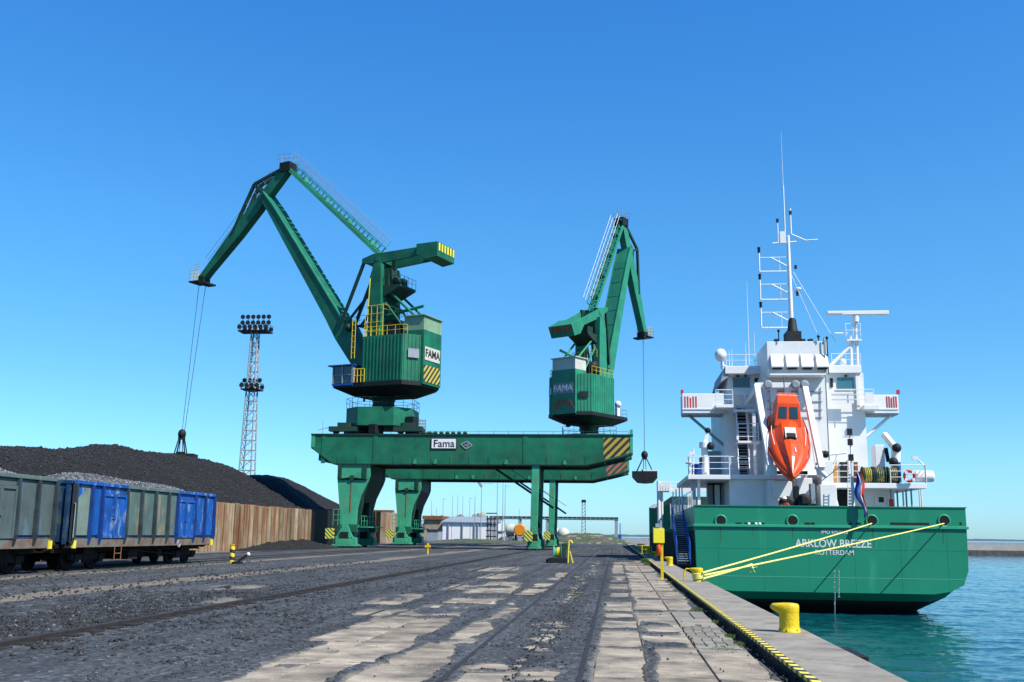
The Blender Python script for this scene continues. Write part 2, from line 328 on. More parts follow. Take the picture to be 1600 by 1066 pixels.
def ground_material():
    m = bpy.data.materials.new('coal_dusted_ground'); m.use_nodes = True; nt = m.node_tree; L = nt.links; b = nt.nodes['Principled BSDF']
    tc = N(nt, 'ShaderNodeTexCoord'); P = tc.outputs['Object']
    v = N(nt, 'ShaderNodeTexVoronoi', Scale=16.0); L.new(P, v.inputs[0])
    v2 = N(nt, 'ShaderNodeTexVoronoi', Scale=5.0); L.new(P, v2.inputs[0])
    mp = N(nt, 'ShaderNodeMapping'); mp.inputs['Scale'].default_value = (1, .28, 1); L.new(P, mp.inputs[0])
    n = N(nt, 'ShaderNodeTexNoise', Scale=.55, Detail=9.0, Roughness=.68); L.new(mp.outputs[0], n.inputs[0])
    r = N(nt, 'ShaderNodeValToRGB'); cr = r.color_ramp
    cr.elements[0].position = 0; cr.elements[0].color = (.020, .0225, .025, 1)
    cr.elements[1].position = .80; cr.elements[1].color = (.056, .062, .068, 1)
    e = cr.elements.new(.98); e.color = (.14, .145, .155, 1)
    L.new(v.outputs['Color'], r.inputs[0])
    mr = N(nt, 'ShaderNodeMapRange'); mr.inputs[1].default_value = .32; mr.inputs[2].default_value = .68; mr.inputs[3].default_value = .62; mr.inputs[4].default_value = 1.45
    L.new(n.outputs[0], mr.inputs[0]); sc = N(nt, 'ShaderNodeVectorMath', operation='SCALE'); L.new(r.outputs[0], sc.inputs[0]); L.new(mr.outputs[0], sc.inputs['Scale'])
    mpt = N(nt, 'ShaderNodeMapping'); mpt.inputs['Scale'].default_value = (2.6, .035, 1); L.new(P, mpt.inputs[0])
    nt_ = N(nt, 'ShaderNodeTexNoise', Scale=1.0, Detail=5.0, Roughness=.6); L.new(mpt.outputs[0], nt_.inputs[0])
    mrt = N(nt, 'ShaderNodeMapRange'); mrt.inputs[1].default_value = .35; mrt.inputs[2].default_value = .65; mrt.inputs[3].default_value = .72; mrt.inputs[4].default_value = 1.3; L.new(nt_.outputs[0], mrt.inputs[0])
    sct = N(nt, 'ShaderNodeVectorMath', operation='SCALE'); L.new(sc.outputs[0], sct.inputs[0]); L.new(mrt.outputs[0], sct.inputs['Scale']); sc = sct
    at_ = N(nt, 'ShaderNodeAttribute', attribute_name='thin'); nth = N(nt, 'ShaderNodeTexNoise', Scale=4.0, Detail=6.0, Roughness=.7); L.new(P, nth.inputs[0])
    mth = N(nt, 'ShaderNodeMath', operation='MULTIPLY_ADD'); L.new(nth.outputs[0], mth.inputs[0]); mth.inputs[1].default_value = .9; mth.inputs[2].default_value = -.45
    ath = N(nt, 'ShaderNodeMath', operation='ADD', use_clamp=True); L.new(at_.outputs['Fac'], ath.inputs[0]); L.new(mth.outputs[0], ath.inputs[1])
    gate = N(nt, 'ShaderNodeMath', operation='MULTIPLY', use_clamp=True); L.new(at_.outputs['Fac'], gate.inputs[0]); gate.inputs[1].default_value = 5.0
    gt2 = N(nt, 'ShaderNodeMath', operation='MULTIPLY', use_clamp=True); L.new(gate.outputs[0], gt2.inputs[0]); L.new(ath.outputs[0], gt2.inputs[1])
    mxt = N(nt, 'ShaderNodeMix', data_type='RGBA'); L.new(gt2.outputs[0], mxt.inputs[0]); L.new(sc.outputs[0], mxt.inputs[6]); mxt.inputs[7].default_value = (.21, .185, .15, 1)
    # pale swept concrete lanes, by X band with ragged edges
    sx = N(nt, 'ShaderNodeSeparateXYZ'); L.new(P, sx.inputs[0])
    mp3 = N(nt, 'ShaderNodeMapping'); mp3.inputs['Scale'].default_value = (.9, .13, 1); L.new(P, mp3.inputs[0])
    n3 = N(nt, 'ShaderNodeTexNoise', Scale=1.0, Detail=7.0, Roughness=.62); L.new(mp3.outputs[0], n3.inputs[0])
    tot = None
    for cx, hw in ((-19.1, .75), (-13.6, 1.15), (-29.5, 1.2)):
        a = N(nt, 'ShaderNodeMath', operation='SUBTRACT'); L.new(sx.outputs[0], a.inputs[0]); a.inputs[1].default_value = cx
        ab = N(nt, 'ShaderNodeMath', operation='ABSOLUTE'); L.new(a.outputs[0], ab.inputs[0])
        q = N(nt, 'ShaderNodeMapRange'); q.inputs[1].default_value = hw*.3; q.inputs[2].default_value = hw*1.5; q.inputs[3].default_value = .62; q.inputs[4].default_value = 0.0
        L.new(ab.outputs[0], q.inputs[0])
        if tot is None: tot = q.outputs[0]
        else:
            mx = N(nt, 'ShaderNodeMath', operation='MAXIMUM'); L.new(tot, mx.inputs[0]); L.new(q.outputs[0], mx.inputs[1]); tot = mx.outputs[0]
    ad = N(nt, 'ShaderNodeMath', operation='ADD'); L.new(tot, ad.inputs[0]); L.new(n3.outputs[0], ad.inputs[1])
    st = N(nt, 'ShaderNodeMapRange'); st.inputs[1].default_value = .93; st.inputs[2].default_value = 1.10; L.new(ad.outputs[0], st.inputs[0])
    st.inputs[4].default_value = .85
    mx = N(nt, 'ShaderNodeMix', data_type='RGBA'); L.new(st.outputs[0], mx.inputs[0]); L.new(mxt.outputs[2], mx.inputs[6])
    mx.inputs[7].default_value = (.17, .15, .12, 1)
    L.new(mx.outputs[2], b.inputs['Base Color']); b.inputs['Roughness'].default_value = .85; b.inputs['Specular IOR Level'].default_value = .25
    ad2 = N(nt, 'ShaderNodeMath', operation='ADD'); L.new(v.outputs['Distance'], ad2.inputs[0]); L.new(v2.outputs['Distance'], ad2.inputs[1])
    bp = N(nt, 'ShaderNodeBump', Strength=.5, Distance=.04); L.new(ad2.outputs[0], bp.inputs['Height']); L.new(bp.outputs[0], b.inputs['Normal'])
    return m
GROUND = ground_material()

def water_material():
    m = bpy.data.materials.new('harbour_water'); m.use_nodes = True; nt = m.node_tree; L = nt.links; b = nt.nodes['Principled BSDF']
    b.inputs['Base Color'].default_value = (.002, .056, .074, 1); b.inputs['Roughness'].default_value = .05; b.inputs['IOR'].default_value = 1.33; b.inputs['Specular IOR Level'].default_value = .33
    tc = N(nt, 'ShaderNodeTexCoord')
    mp = N(nt, 'ShaderNodeMapping'); mp.inputs['Scale'].default_value = (.7, 1.0, 1); L.new(tc.outputs['Object'], mp.inputs[0])
    n1 = N(nt, 'ShaderNodeTexNoise', Scale=.9, Detail=6.0, Roughness=.62, Distortion=.5); L.new(mp.outputs[0], n1.inputs[0])
    n2 = N(nt, 'ShaderNodeTexNoise', Scale=.22, Detail=3.0); L.new(mp.outputs[0], n2.inputs[0])
    b1 = N(nt, 'ShaderNodeBump', Strength=.55, Distance=.16); L.new(n1.outputs[0], b1.inputs['Height'])
    b2 = N(nt, 'ShaderNodeBump', Strength=.5, Distance=.5); L.new(n2.outputs[0], b2.inputs['Height']); L.new(b1.outputs[0], b2.inputs['Normal'])
    L.new(b2.outputs[0], b.inputs['Normal']); return m
WATER = water_material()

# ================================================================== THE SETTING
WZ = -2.7
mb = MB(); mb.add([(-4000, -60, -.2), (2.02, -60, -.2), (2.02, 320, -.2), (-4000, 320, -.2)], [(0, 1, 2, 3)])
mb.add([(-4000, 320, -.2), (-30, 320, -.2), (-60, 900, -.2), (-4000, 900, -.2)], [(0, 1, 2, 3)])
terrain = tag(mb.build('terrain', GROUND), kind='structure')
mb = MB(); mb.add([(-6000, -200, WZ), (9000, -200, WZ), (9000, 14000, WZ), (-6000, 14000, WZ)], [(0, 1, 2, 3)])
sea = tag(mb.build('water', WATER), kind='structure')
wx = np.concatenate([np.linspace(3.0, 40, 260)[:-1], np.linspace(40, 175, 260)]); wy = 10*(303/10)**np.linspace(0, 1, 760)
WX, WY = np.meshgrid(wx, wy)
def ridge(x, y): return 1-np.abs(2*vnoise(x, y)-1)
wz = .16*(fbm(WX*.35+WY*.08, WY*.5, 2)-.5)+.13*(ridge(WX*.75+.2*WY, WY*1.1-.15*WX)-.5)+.07*(ridge(WX*1.9+7, WY*2.6+.4*WX)-.5)+.03*(vnoise(WX*4.5, WY*6)-.5)
fade = np.clip((WX-3.0)/1.5, .3, 1)*np.clip((303-WY)/20, .1, 1)
grid_mesh('water_surface', wx, wy, WZ+.08+wz*fade*.40, WATER, sea)

# coal dust lying over the yard: real relief, thin where the slabs are bare
def bare(X, Y):
    """1 where the paving is swept bare"""
    wob = np.where(X > -.4, .20, .34)*(fbm(X*2.1+40, Y*1.3, 5)-.5)
    m = np.zeros_like(X)
    def rect(x0, x1, y0, y1, e=.13, ey=.36, skew=0.0):
        xx = X - skew*(Y-y0) + wob*1.1; yy = Y + wob*3.5
        a = np.clip(np.minimum(xx-x0, x1-xx)/e, -1, 1); b = np.clip(np.minimum(yy-y0, y1-yy)/ey, -1, 1)
        np.maximum(m, .5+.5*np.minimum(a, b), out=m)
    # right-hand strip between rail and kerb
    rect(-.24, .33, 7, 14.9); rect(.40, 1.62, 6, 15.0, skew=.02)
    rect(-.20, .36, 15.3, 17.5); rect(-.16, .40, 18.2, 19.6); rect(-.18, .34, 20.6, 21.5); rect(-.20, .33, 22.2, 25.0)
    rect(.45, 1.05, 16.0, 17.0, e=.2); rect(.55, 1.1, 17.6, 18.6, e=.25)
    rect(1.02, 1.80, 15.2, 22.2); rect(.45, 1.1, 19.6, 21.9); rect(.42, 1.62, 22.6, 26.4, skew=.03); rect(.46, 1.75, 26.6, 30.3)
    rect(.46, 1.78, 30.5, 36.0); rect(.46, 1.72, 36.3, 45); rect(.46, 1.80, 46, 56); rect(.3, 1.85, 57, 66)
    rect(-.12, .34, 27, 29); rect(-.12, .36, 31, 34); rect(-.12, .36, 36, 41); rect(-.14, .36, 44, 62)
    # between the rails
    rect(-1.74, -1.30, 12.4, 14.2); rect(-1.70, -1.20, 6, 12.0); rect(-1.05, -.66, 11.6, 12.3); rect(-1.0, -.72, 14.1, 14.5)
    # left of the rails
    rect(-2.85, -2.10, 5, 12.4); rect(-2.72, -2.08, 12.5, 14.9); rect(-2.45, -2.06, 15, 18.8); rect(-2.35, -2.04, 19, 24.5); rect(-2.5, -2.0, 27.5, 34)
    rect(-2.3, -2.0, 36, 44)
    rect(-3.9, -2.98, 5, 12.5, skew=-.02); rect(-4.1, -2.95, 12.6, 15.0); rect(-4.4, -3.0, 15.1, 19.4); rect(-4.1, -3.0, 20.0, 22.6); rect(-3.9, -2.75, 23.6, 25.4)
    rect(-4.05, -2.85, 27.8, 34.2); rect(-5.0, -4.3, 19.8, 21.2); rect(-5.6, -4.8, 22.6, 26.5); rect(-4.9, -4.0, 29, 32); rect(-4.9, -3.9, 37, 41.5)
    rect(-9.0, -8.6, 22, 24, e=.3); rect(-11.2, -10.0, 27, 29.5, e=.4); rect(-6.2, -4.4, 44, 50, e=.5)
    return m
xs = np.concatenate([np.linspace(-60, -30, 60)[:-1], np.linspace(-30, -7, 180)[:-1], np.linspace(-7, 2.03, 235)])
ys = np.concatenate([np.linspace(0, 9, 30)[:-1], 9*(68/9)**np.linspace(0, 1, 620)[:-1], 68*(260/68)**np.linspace(0, 1, 160)])
X, Y = np.meshgrid(xs, ys)
B = bare(X, Y)
near = np.clip((70-Y)/30, 0, 1)
rough = fbm(X*3.3, Y*3.3, 5)-.5; big = fbm(X*.35+9, Y*.22, 4)-.5
rut = np.clip(1-np.abs(X+1.15)/.6, 0, 1)
patch = np.clip((fbm(X*1.1+70, Y*.45+11, 5)-.535)*9, 0, 1); B = B*(1-.9*patch*np.where(X > -.3, np.clip((Y-22)/10, 0, .6), 1))
Z = .014 + .030*rough*(1+.8*np.clip((-6-X)/3, 0, 1)) + .05*np.clip(big, -.05, .5)*np.clip((-4.5-X)/2, 0, 1) - .085*np.clip((B-.42)/.22, 0, 1)*near
thin = np.clip(B*1.25-.18, 0, .65)*near; Z = Z - .010*thin
Z = Z - .012*rut
for cx, hw in ((-13.6, 1.0), (-19.1, .7)): Z -= .03*np.clip(1.4-np.abs(X-cx)/hw, 0, 1)
edge = np.clip((X-1.80)/.1, 0, 1); Z -= .13*edge
Z -= .12*np.clip((Y-240)/20, 0, 1) + .12*np.clip((-55-X)/5, 0, 1)
dust = grid_mesh('ground', xs, ys, Z, GROUND); _a = dust.data.attributes.new('thin', 'FLOAT', 'POINT'); _a.data.foreach_set('value', thin.astype(np.float32).ravel()); tag(dust, kind='structure')

# concrete slabs under the dust, each a piece of the apron
apron = MB().box(-6.4, 4, -.09, 1.82, 70, -.045).build('pavement', CONC); tag(apron, kind='structure')
def slab(x0, y0, x1, y1, mat, z=0.0, name='slab', parent=None, g=.018):
    t = random.uniform(-.004, .004); r = random.uniform(-.004, .004)
    b = MB(); v = [(x0+g, y0+g, z+t), (x1-g, y0+g, z+r), (x1-g, y1-g, z-t), (x0+g, y1-g, z-r)]
    c = .012; cx0, cx1, cy0, cy1 = x0+g-c, x1-g+c, y0+g-c, y1-g+c
    v += [(cx0, cy0, z-.02), (cx1, cy0, z-.02), (cx1, cy1, z-.02), (cx0, cy1, z-.02), (cx0, cy0, -.05), (cx1, cy0, -.05), (cx1, cy1, -.05), (cx0, cy1, -.05)]
    b.add(v, [(0, 1, 2, 3), (4, 5, 1, 0), (5, 6, 2, 1), (6, 7, 3, 2), (7, 4, 0, 3), (8, 9, 5, 4), (9, 10, 6, 5), (10, 11, 7, 6), (11, 8, 4, 7)])
    return b.build(name, mat, parent or apron)
for x0, x1, L, off in ((-.27, .37, 2.75, 6.5), (.37, 1.12, 2.75, 6.5), (1.12, 1.81, 2.75, 6.5), (-2.9, -2.02, 2.45, 7.6), (-3.65, -2.9, 2.9, 6.7), (-4.5, -3.65, 2.9, 6.7), (-5.35, -4.5, 2.9, 8), (-1.78, -1.12, 2.4, 7.2), (-1.12, -.54, 2.4, 7.2)):
    y = off
    while y < 66:
        if x0 > 1.0 and 14.8 < y+1 < 22: y += L; continue
        slab(x0, y, x1, y+L, SLAB, random.uniform(-.006, .004)); y += L
# patch of small setts and grey slabs
for (a, b_, c, d_) in ((1.12, 20.5, 1.5, 22.6), (1.5, 20.5, 1.8, 22.6), (1.12, 18.9, 1.8, 20.5), (1.12, 14.75, 1.8, 15.65)):
    slab(a, b_, c, d_, SLABG)
yy = 15.65
while yy < 18.85:
    xx = 1.12 + random.uniform(0, .05)
    while xx < 1.68:
        w = .155; slab(xx, yy, xx+w, yy+.29, SLABG, random.uniform(-.008, .012), 'sett', g=.010); xx += w
    yy += .30

# scattered stones and lumps of coal (nobody could count them)
def scatter(n, x0, x1, y0, y1, s0, s1, avoid=True, z=0.01):
    y = y0*(y1/y0)**rng.random(n*2); x = x0+(x1-x0)*rng.random(n*2)
    if avoid:
        k = (bare(x, y) < .35) | (rng.random(len(x)) < .012); x, y = x[k], y[k]
    x, y = x[:n], y[:n]; s = s0*(s1/s0)**(rng.random(len(x))**2.2)
    return np.stack([x, y, z+s*.1], -1), s
def cat(parts): return np.concatenate([p[0] for p in parts]), np.concatenate([p[1] for p in parts])
p, s = cat([scatter(14000, -6, 2.0, 8.5, 45, .006, .03), scatter(15000, -22, -5, 12, 55, .010, .06), scatter(3500, -12, -8.4, 14, 26, .015, .07), scatter(2600, -10.5, -5, 13, 30, .015, .05)])
tag(lumps('coal_gravel', p, s, LUMP), 'loose black coal grit and lumps strewn over the yard', 'gravel', kind='stuff')
p, s = cat([scatter(2600, -6, 2.0, 8.5, 40, .006, .02), scatter(2800, -20, -5, 12, 50, .008, .028), scatter(500, -12, -8.5, 14, 24, .015, .05)])
tag(lumps('stone_chippings', p, s, STONE), 'pale stone chippings mixed into the coal dust of the yard', 'gravel', kind='stuff')

# quay: cap beam blocks, raised 12 cm, with painted steel angle
capz = .12; XE = 2.98
quay = MB().box(2.05, -40, -6, XE-.06, 250, -.08).build('quay_wall', CONC); tag(quay, kind='structure')
yq = -10
while yq < 250:
    L = 10.6
    q = MB().box(2.05, yq+.006, -.08, XE, yq+L-.006, capz, 0).build('cap_block', CONC, quay, bevel=.02); yq += L
def angle_mat():
    m = stripes('kerb_stripes', (.72, .60, .06), (.015, .015, .015), 3.0, (.35, 1, 0)); return m
KERB = angle_mat()
MB().box(1.955, -10, capz-.03, 2.047, 250, capz+.012).build('edge_angle', KERB, quay); MB().box(2.0, -10, -.3, 2.048, 250, capz-.035).build('kerb_shade_strip', DARK, quay)  # dark strip paints the shadow along the kerb's land side
MB().box(XE+.001, -10, -.6, XE+.07, 250, .02).build('fender_rail', DARK, quay)
# weeds in the joint beside the kerb
def weeds(name, spots, label, mat):
    b = MB()
    for (x, y, r, h, n) in spots:
        for i in range(n):
            a = random.random()*6.283; d = r*math.sqrt(random.random()); px, py = x+d*math.cos(a)*.6, y+d*math.sin(a)*1.6
            t = random.random()*6.283; w = random.uniform(.006, .016)*(.6+h*2); hh = h*random.uniform(.4, 1); lx, ly = random.uniform(-.5, .5)*hh, random.uniform(-.5, .5)*hh
            b.add([(px-w*math.cos(t), py-w*math.sin(t), -.01), (px+w*math.cos(t), py+w*math.sin(t), -.01), (px+lx, py+ly, hh)], [(0, 1, 2)])
    o = b.build(name, mat); return tag(o, label, 'weeds', kind='stuff')
GRASS = paint('grass', (.07, .15, .03), .8, .5, 4, col2=(.18, .17, .06), c2amt=(.5, .65), c2scale=2)
weeds('weeds', [(1.72, 22.9, .2, .06, 800), (1.78, 17.0, .13, .05, 260), (1.8, 15.9, .15, .04, 200), (1.45, 19.0, .1, .03, 60), (1.82, 19.8, .1, .05, 150), (1.78, 36, .2, .05, 250), (1.7, 62, .3, .3, 500), (1.7, 58, .3, .2, 260), (-9.2, 18, .6, .05, 120), (1.5, 15.1, .3, .03, 140)],
      'low green weeds growing in the joint beside the striped kerb', GRASS)

# rails
def track(name, xs_, y0, y1, label, w=.065, h=.03, z=-.01, foot=True, clips=False, kx=0.0):
    root = empty(name, (sum(xs_)/len(xs_), y0, 0), label=label, cat='track')
    for x in xs_:
        b = MB(); b.box(x-w/2, y0, z-.05, x+w/2, y1, z+h)
        if foot: b.box(x-w*1.1, y0, z-.05, x+w*1.1, y1, z+.006)
        b.build('rail', RAILM, root, bevel=.006)
        if clips:
            y = y0
            src = None
            while y < min(y1, 62):
                q = MB().box(x+.05, y, -.03, x+.24, y+.28, .035) if src is None else None
                if q: src = q.build('rail_clip', RAILM, root); ysrc = y
                else:
                    c = src.copy(); C.objects.link(c); c.location.y += y-ysrc
                y += .62
    return root
track('railway_track', (-1.86, -.40), 4, 240, 'grooved railway track sunk in the coal dust nearest the quay edge', h=.035)
track('crane_rail', (-8.05,), 6, 240, 'single brown crane rail standing proud of the coal in the left foreground', w=.11, h=.10, clips=True)
track('crane_rail', (-26.7,), 40, 240, 'crane rail under the wide left legs of the gantry cranes', w=.11, h=.06)
track('railway_track', (-22.0, -20.5), 10, 240, 'railway track carrying the coal wagons', w=.07, h=.08)
track('railway_track', (-11.05, -9.6), 6, 240, 'faint buried railway track left of the single brown crane rail', w=.06, h=.022)
track('railway_track', (-6.15, -4.7), 6, 240, 'half buried railway track between the brown crane rail and the bare slabs', w=.06, h=.020)

# breakwater and far coast
bw = empty('breakwater', (60, 305, WZ), label='long pale concrete breakwater with dark rock foot across the harbour behind the ship', cat='breakwater')
MB().box(-2, 303, WZ-1, 400, 312, -1.25).build('rock_foot', paint('rocks', (.10, .10, .095), .9, .5, .8, bump=1, bscale=2), bw)
MB().box(-2, 305, -1.3, 400, 311, .05).build('wall', CONCL, bw)
MB().box(-2, 307, .05, 400, 310, .95).build('parapet', GREYP, bw)
cst = MB()
for k in range(60):
    x = -300+k*40; h = 3+4*random.random(); cst.box(x, 5200, WZ, x+40, 5300, WZ+h+4)
tag(cst.build('far_coast', paint('coast_haze', (.16, .24, .30), .9, .1, .01)), kind='structure')

# ================================================================== GANTRIES
def gantry(YA, label, full=True):
    """one portal: wide braced leg on the left rail, slender leg on the right rail, twin box girders"""
    root = empty('gantry_crane', (-17, YA, 0), label=label, cat='gantry', group='green gantries spanning the coal yard')
    GX0, GX1 = -31.1, 1.75; zt, zb = 11.45, 8.45; D = 7.4
    for j, yy in enumerate((YA, YA+D-1.4)):
        poly = [(GX0, yy, zt), (GX0, yy, zt-1.35), (GX0+2.35, yy, zb), (-2.9, yy, zb), (.3, yy, zb+.75), (GX1, yy, zb+1.15), (GX1, yy, zt)]
        g = MB().prism(poly[::-1], (0, 1.4, 0)).build('girder', GREEN, root)
        f = MB(); f.box(GX0-.08, yy-.12, zt-.06, GX1+.05, yy+1.52, zt+.06)
        for a, b_ in zip(poly[1:5], poly[2:6]): f.beam(Vector(a)+Vector((0, .7, -.03)), Vector(b_)+Vector((0, .7, -.03)), 1.64, .09, up=(0, 0, 1))
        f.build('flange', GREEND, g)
        if j == 0:
            st = MB()
            for x in np.arange(-28.3, 0, 1.95): st.box(x-.03, yy-.045, zb+.05, x+.03, yy-.002, zb+.75)
            for x in (-29.8, -24.4, -9.0): st.box(x-.22, yy-.05, zb+.02, x+.22, yy-.003, zt-.08)
            for x in (-20.2, -18.1, -10.9, -5): st.prism([(x-.2, yy-.5, zb), (x+.2, yy-.5, zb), (x+.12, yy-.02, zb+.5), (x-.12, yy-.02, zb+.5)], (0, .1, .05))
            st.split('stiffener', GREEN, g)
            ha = MB().prism([(-1.15, yy-.012, zb+.52), (.3, yy-.012, zb+.90), (GX1-.28, yy-.012, zb+1.25), (GX1-.28, yy-.012, zt-.25), (-1.15, yy-.012, zt-.25)][::-1], (0, .01, 0))
            ha.build('hazard_panel', HAZ if full else HAZR, g)
            MB().box(GX1-.26, yy-.05, zb+1.18, GX1+.02, yy+1.4, zt+.55).build('end_plate', GREENL, g)
            MB().box(GX0-.04, yy-.05, zt-1.35, GX0+.35, yy-.004, zt+.02).build('end_plate', GREENL, g)
    MB().box(GX0+.4, YA+1.42, zb+.4, GX0+1.2, YA+D-1.42, zt-.3).build('cross_tie', GREEN, root)
    MB().box(GX1-1.2, YA+1.42, zb+1.4, GX1-.4, YA+D-1.42, zt-.3).build('cross_tie', GREEN, root)
    # deck on top with railing and cable chain
    MB().box(GX0+.3, YA+1.42, zt-.16, GX1-.3, YA+D-1.42, zt-.1).build('deck', GREEND, root)
    r = MB(); r.rail([(GX0+.2, YA+D-.1, zt+.06), (GX1-.3, YA+D-.1, zt+.06)], 1.0, 1.6, .02, 1); r.build('railing', GREEND, root)
    # wide left leg : flared front panel, grimy sides with the girder's shade painted in
    XL = -26.7
    lg = MB()
    fr = [(XL-1.55, 8.4), (XL-1.55, 7.0), (XL-1.38, 5.6), (XL-1.15, 3.6), (XL-1.1, 2.3), (XL+.60, 2.3), (XL+.66, 3.9), (XL+.95, 5.1), (XL+1.65, 6.6), (XL+1.85, 7.2), (XL+1.85, 8.4)]
    for y0, y1 in ((YA+.05, YA+.40), (YA+D-.45, YA+D-.1)):
        lg.prism([(x, y0, z) for x, z in fr], (0, y1-y0, 0))
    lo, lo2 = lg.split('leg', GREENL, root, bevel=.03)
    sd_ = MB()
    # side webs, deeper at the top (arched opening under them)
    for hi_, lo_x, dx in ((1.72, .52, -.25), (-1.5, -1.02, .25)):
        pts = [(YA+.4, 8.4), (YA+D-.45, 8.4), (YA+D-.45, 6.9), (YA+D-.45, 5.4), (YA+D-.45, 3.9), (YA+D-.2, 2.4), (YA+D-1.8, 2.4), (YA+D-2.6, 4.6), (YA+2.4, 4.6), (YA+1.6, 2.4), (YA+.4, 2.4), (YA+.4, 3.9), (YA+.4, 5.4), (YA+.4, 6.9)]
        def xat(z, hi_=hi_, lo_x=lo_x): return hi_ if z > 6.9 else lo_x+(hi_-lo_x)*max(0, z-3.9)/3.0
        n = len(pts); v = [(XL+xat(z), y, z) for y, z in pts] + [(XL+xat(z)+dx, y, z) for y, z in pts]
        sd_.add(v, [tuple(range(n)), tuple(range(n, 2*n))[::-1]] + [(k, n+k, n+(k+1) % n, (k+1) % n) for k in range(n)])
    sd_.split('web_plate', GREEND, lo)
    cap = MB(); cap.prism([(XL-1.5, YA-.1, 6.85), (XL-.4, YA-.1, 7.05), (XL+.5, YA-.1, 7.05), (XL+1.6, YA-.1, 6.82), (XL+1.6, YA-.1, 6.95), (XL-1.5, YA-.1, 6.98)][::-1], (0, .14, 0))
    cap.box(XL-1.4, YA-.14, 7.1, XL-1.1, YA+.04, 8.4); cap.box(XL+1.2, YA-.14, 7.1, XL+1.5, YA+.04, 8.4); cap.box(XL-.2, YA-.16, 6.8, XL+.2, YA+.04, 7.25)
    cap.build('hinge_bracket', GREEND, lo)
    br = MB(); br.box(XL-.09, YA+.0, 3.6, XL-.01, YA+.04, 6.7); br.build('seam_strip', RUSTP, lo)
    # bogies
    def bogie(X, Yc, mats, lamp=True, small=False):
        w = 1.1 if not small else .62
        b = MB(); b.box(X-w, Yc-.75, .35, X+w, Yc+.75, 1.05); b.prism([(X-w*.8, Yc-.8, 1.0), (X-w*.25, Yc-.8, 2.3), (X+w*.25, Yc-.8, 2.3), (X+w*.8, Yc-.8, 1.0)][::-1], (0, 1.6, 0))
        for k in range(-3, 4): b.box(X+k*w/4-.08, Yc-.85, .3, X+k*w/4+.08, Yc-.75, 1.15)
        b.box(X-w-.06, Yc-1.3, .16, X+w+.06, Yc+1.3, .36); b.box(X-w*.7, Yc-1.3, .36, X+w*.7, Yc+1.3, .9)
        o = b.build('bogie', mats, root, bevel=.03)
        wh = MB()
        for k in (-.5, .5): wh.lathe((X, Yc-.2+k*1.1, .3), [(.28, -.09), (.3, 0), (.28, .09)], 14, axis='X')
        wh.split('wheel', DARK, o); MB().box(X-.4, Yc-.95, .9, X+.4, Yc-.8, 1.6).build('guard_plate', DARK, o); return o
    for yc in (YA+.6, YA+D+1.4):
        bogie(XL-.5, yc, GREENL)
        MB().box(XL-1.3, yc-.6, 1.6, XL+.7, yc+.6, 2.35).build('equaliser_beam', GREEN, root)
    MB().beam((XL-.3, YA+D-.6, 3.4), (XL-.4, YA+D+1.4, 1.9), .7, .6).build('leg_foot', GREENL, root); lad = MB(); lad.rail([(XL-1.7, YA-.3, 2.2), (XL-.7, YA-.3, 2.2)], 1.6, .5, .04, 2); lad.rail([(XL+1.1, YA+.2, 2.2), (XL+1.2, YA+D-.3, 2.2)], 1.0, 1.2, .035, 1); lad.box(XL-.9, YA+.3, 2.05, XL+1.8, YA+D-.5, 2.15); lad.build('access_platform', GREENL, root)
    # slender right leg
    XR = -8.05
    rg = MB(); rg.beam((XR+.1, YA+.35, 8.45), (XR-.05, YA+.35, 1.6), .74, .6, up=(0, 1, 0), w2=.70, h2=.6)
    rg.beam((XR+.1, YA+D-.5, 8.45), (XR-.05, YA+D-.5, 1.6), .74, .6, up=(0, 1, 0), w2=.70, h2=.6)
    ro, ro2 = rg.split('leg', GREENL, root, bevel=.02)
    w_ = MB(); w_.box(XR-.05, YA+.66, 6.2, XR+.25, YA+D-.81, 8.44)
    w_.beam((XR, YA+.5, 2.0), (XR, YA+D-.6, 5.8), .25, .3); w_.beam((XR, YA+D-.6, 2.0), (XR, YA+.5, 5.8), .25, .3); w_.box(XR-.2, YA+.5, 1.6, XR+.2, YA+D-.6, 2.2)
    w_.build('web_plate', GREEND, ro)  # darker green paints shade onto the web
    for yc in (YA+.8, YA+D-.8): bogie(XR-.05, yc, GREENL, small=True)
    # hazard plates on the left of each front bogie
    for X in (XL-2.05, XR-.5):
        MB().box(X-.40, YA-.9 if X > -20 else YA-.3, .9, X+.40, YA-.5 if X > -20 else YA+.35, 1.95).build('hazard_box', HAZY, root)
    # stair up to the girder
    stp = MB(); a = Vector((XR-4.4, YA+2.2, 8.3)); b_ = Vector((XR+1.6, YA+4.6, 4.3))
    for off in (-.35, .35):
        o_ = Vector((0, off, 0)); stp.beam(a+o_, b_+o_, .06, .22); stp.tube(a+o_+Vector((0, 0, 1)), b_+o_+Vector((0, 0, 1)), .03, 5)
    for k in range(17):
        p_ = a.lerp(b_, k/16); stp.box(p_.x-.12, p_.y-.35, p_.z, p_.x+.12, p_.y+.35, p_.z+.03)
    stp.build('stair', GREEND, root)
    if full:
        fb = MB().box(-18.55, YA-.09, 10.05, -16.05, YA-.05, 11.02).build('sign_board', WHITE2, root)
        fr_ = MB(); fr_.box(-18.62, YA-.10, 9.98, -15.98, YA-.052, 10.05); fr_.box(-18.62, YA-.10, 11.02, -15.98, YA-.052, 11.09); fr_.box(-18.62, YA-.10, 10.05, -18.55, YA-.052, 11.02); fr_.box(-16.05, YA-.10, 10.05, -15.98, YA-.052, 11.02); fr_.build('frame', DARK, fb)
        text('lettering', 'Fama', 1.05, (-17.3, YA-.10, 10.5), ROT_FRONT, DARK, fb, .006, bold=.012)
        lg_ = MB(); c0 = Vector((-15.0, YA-.07, 10.35))
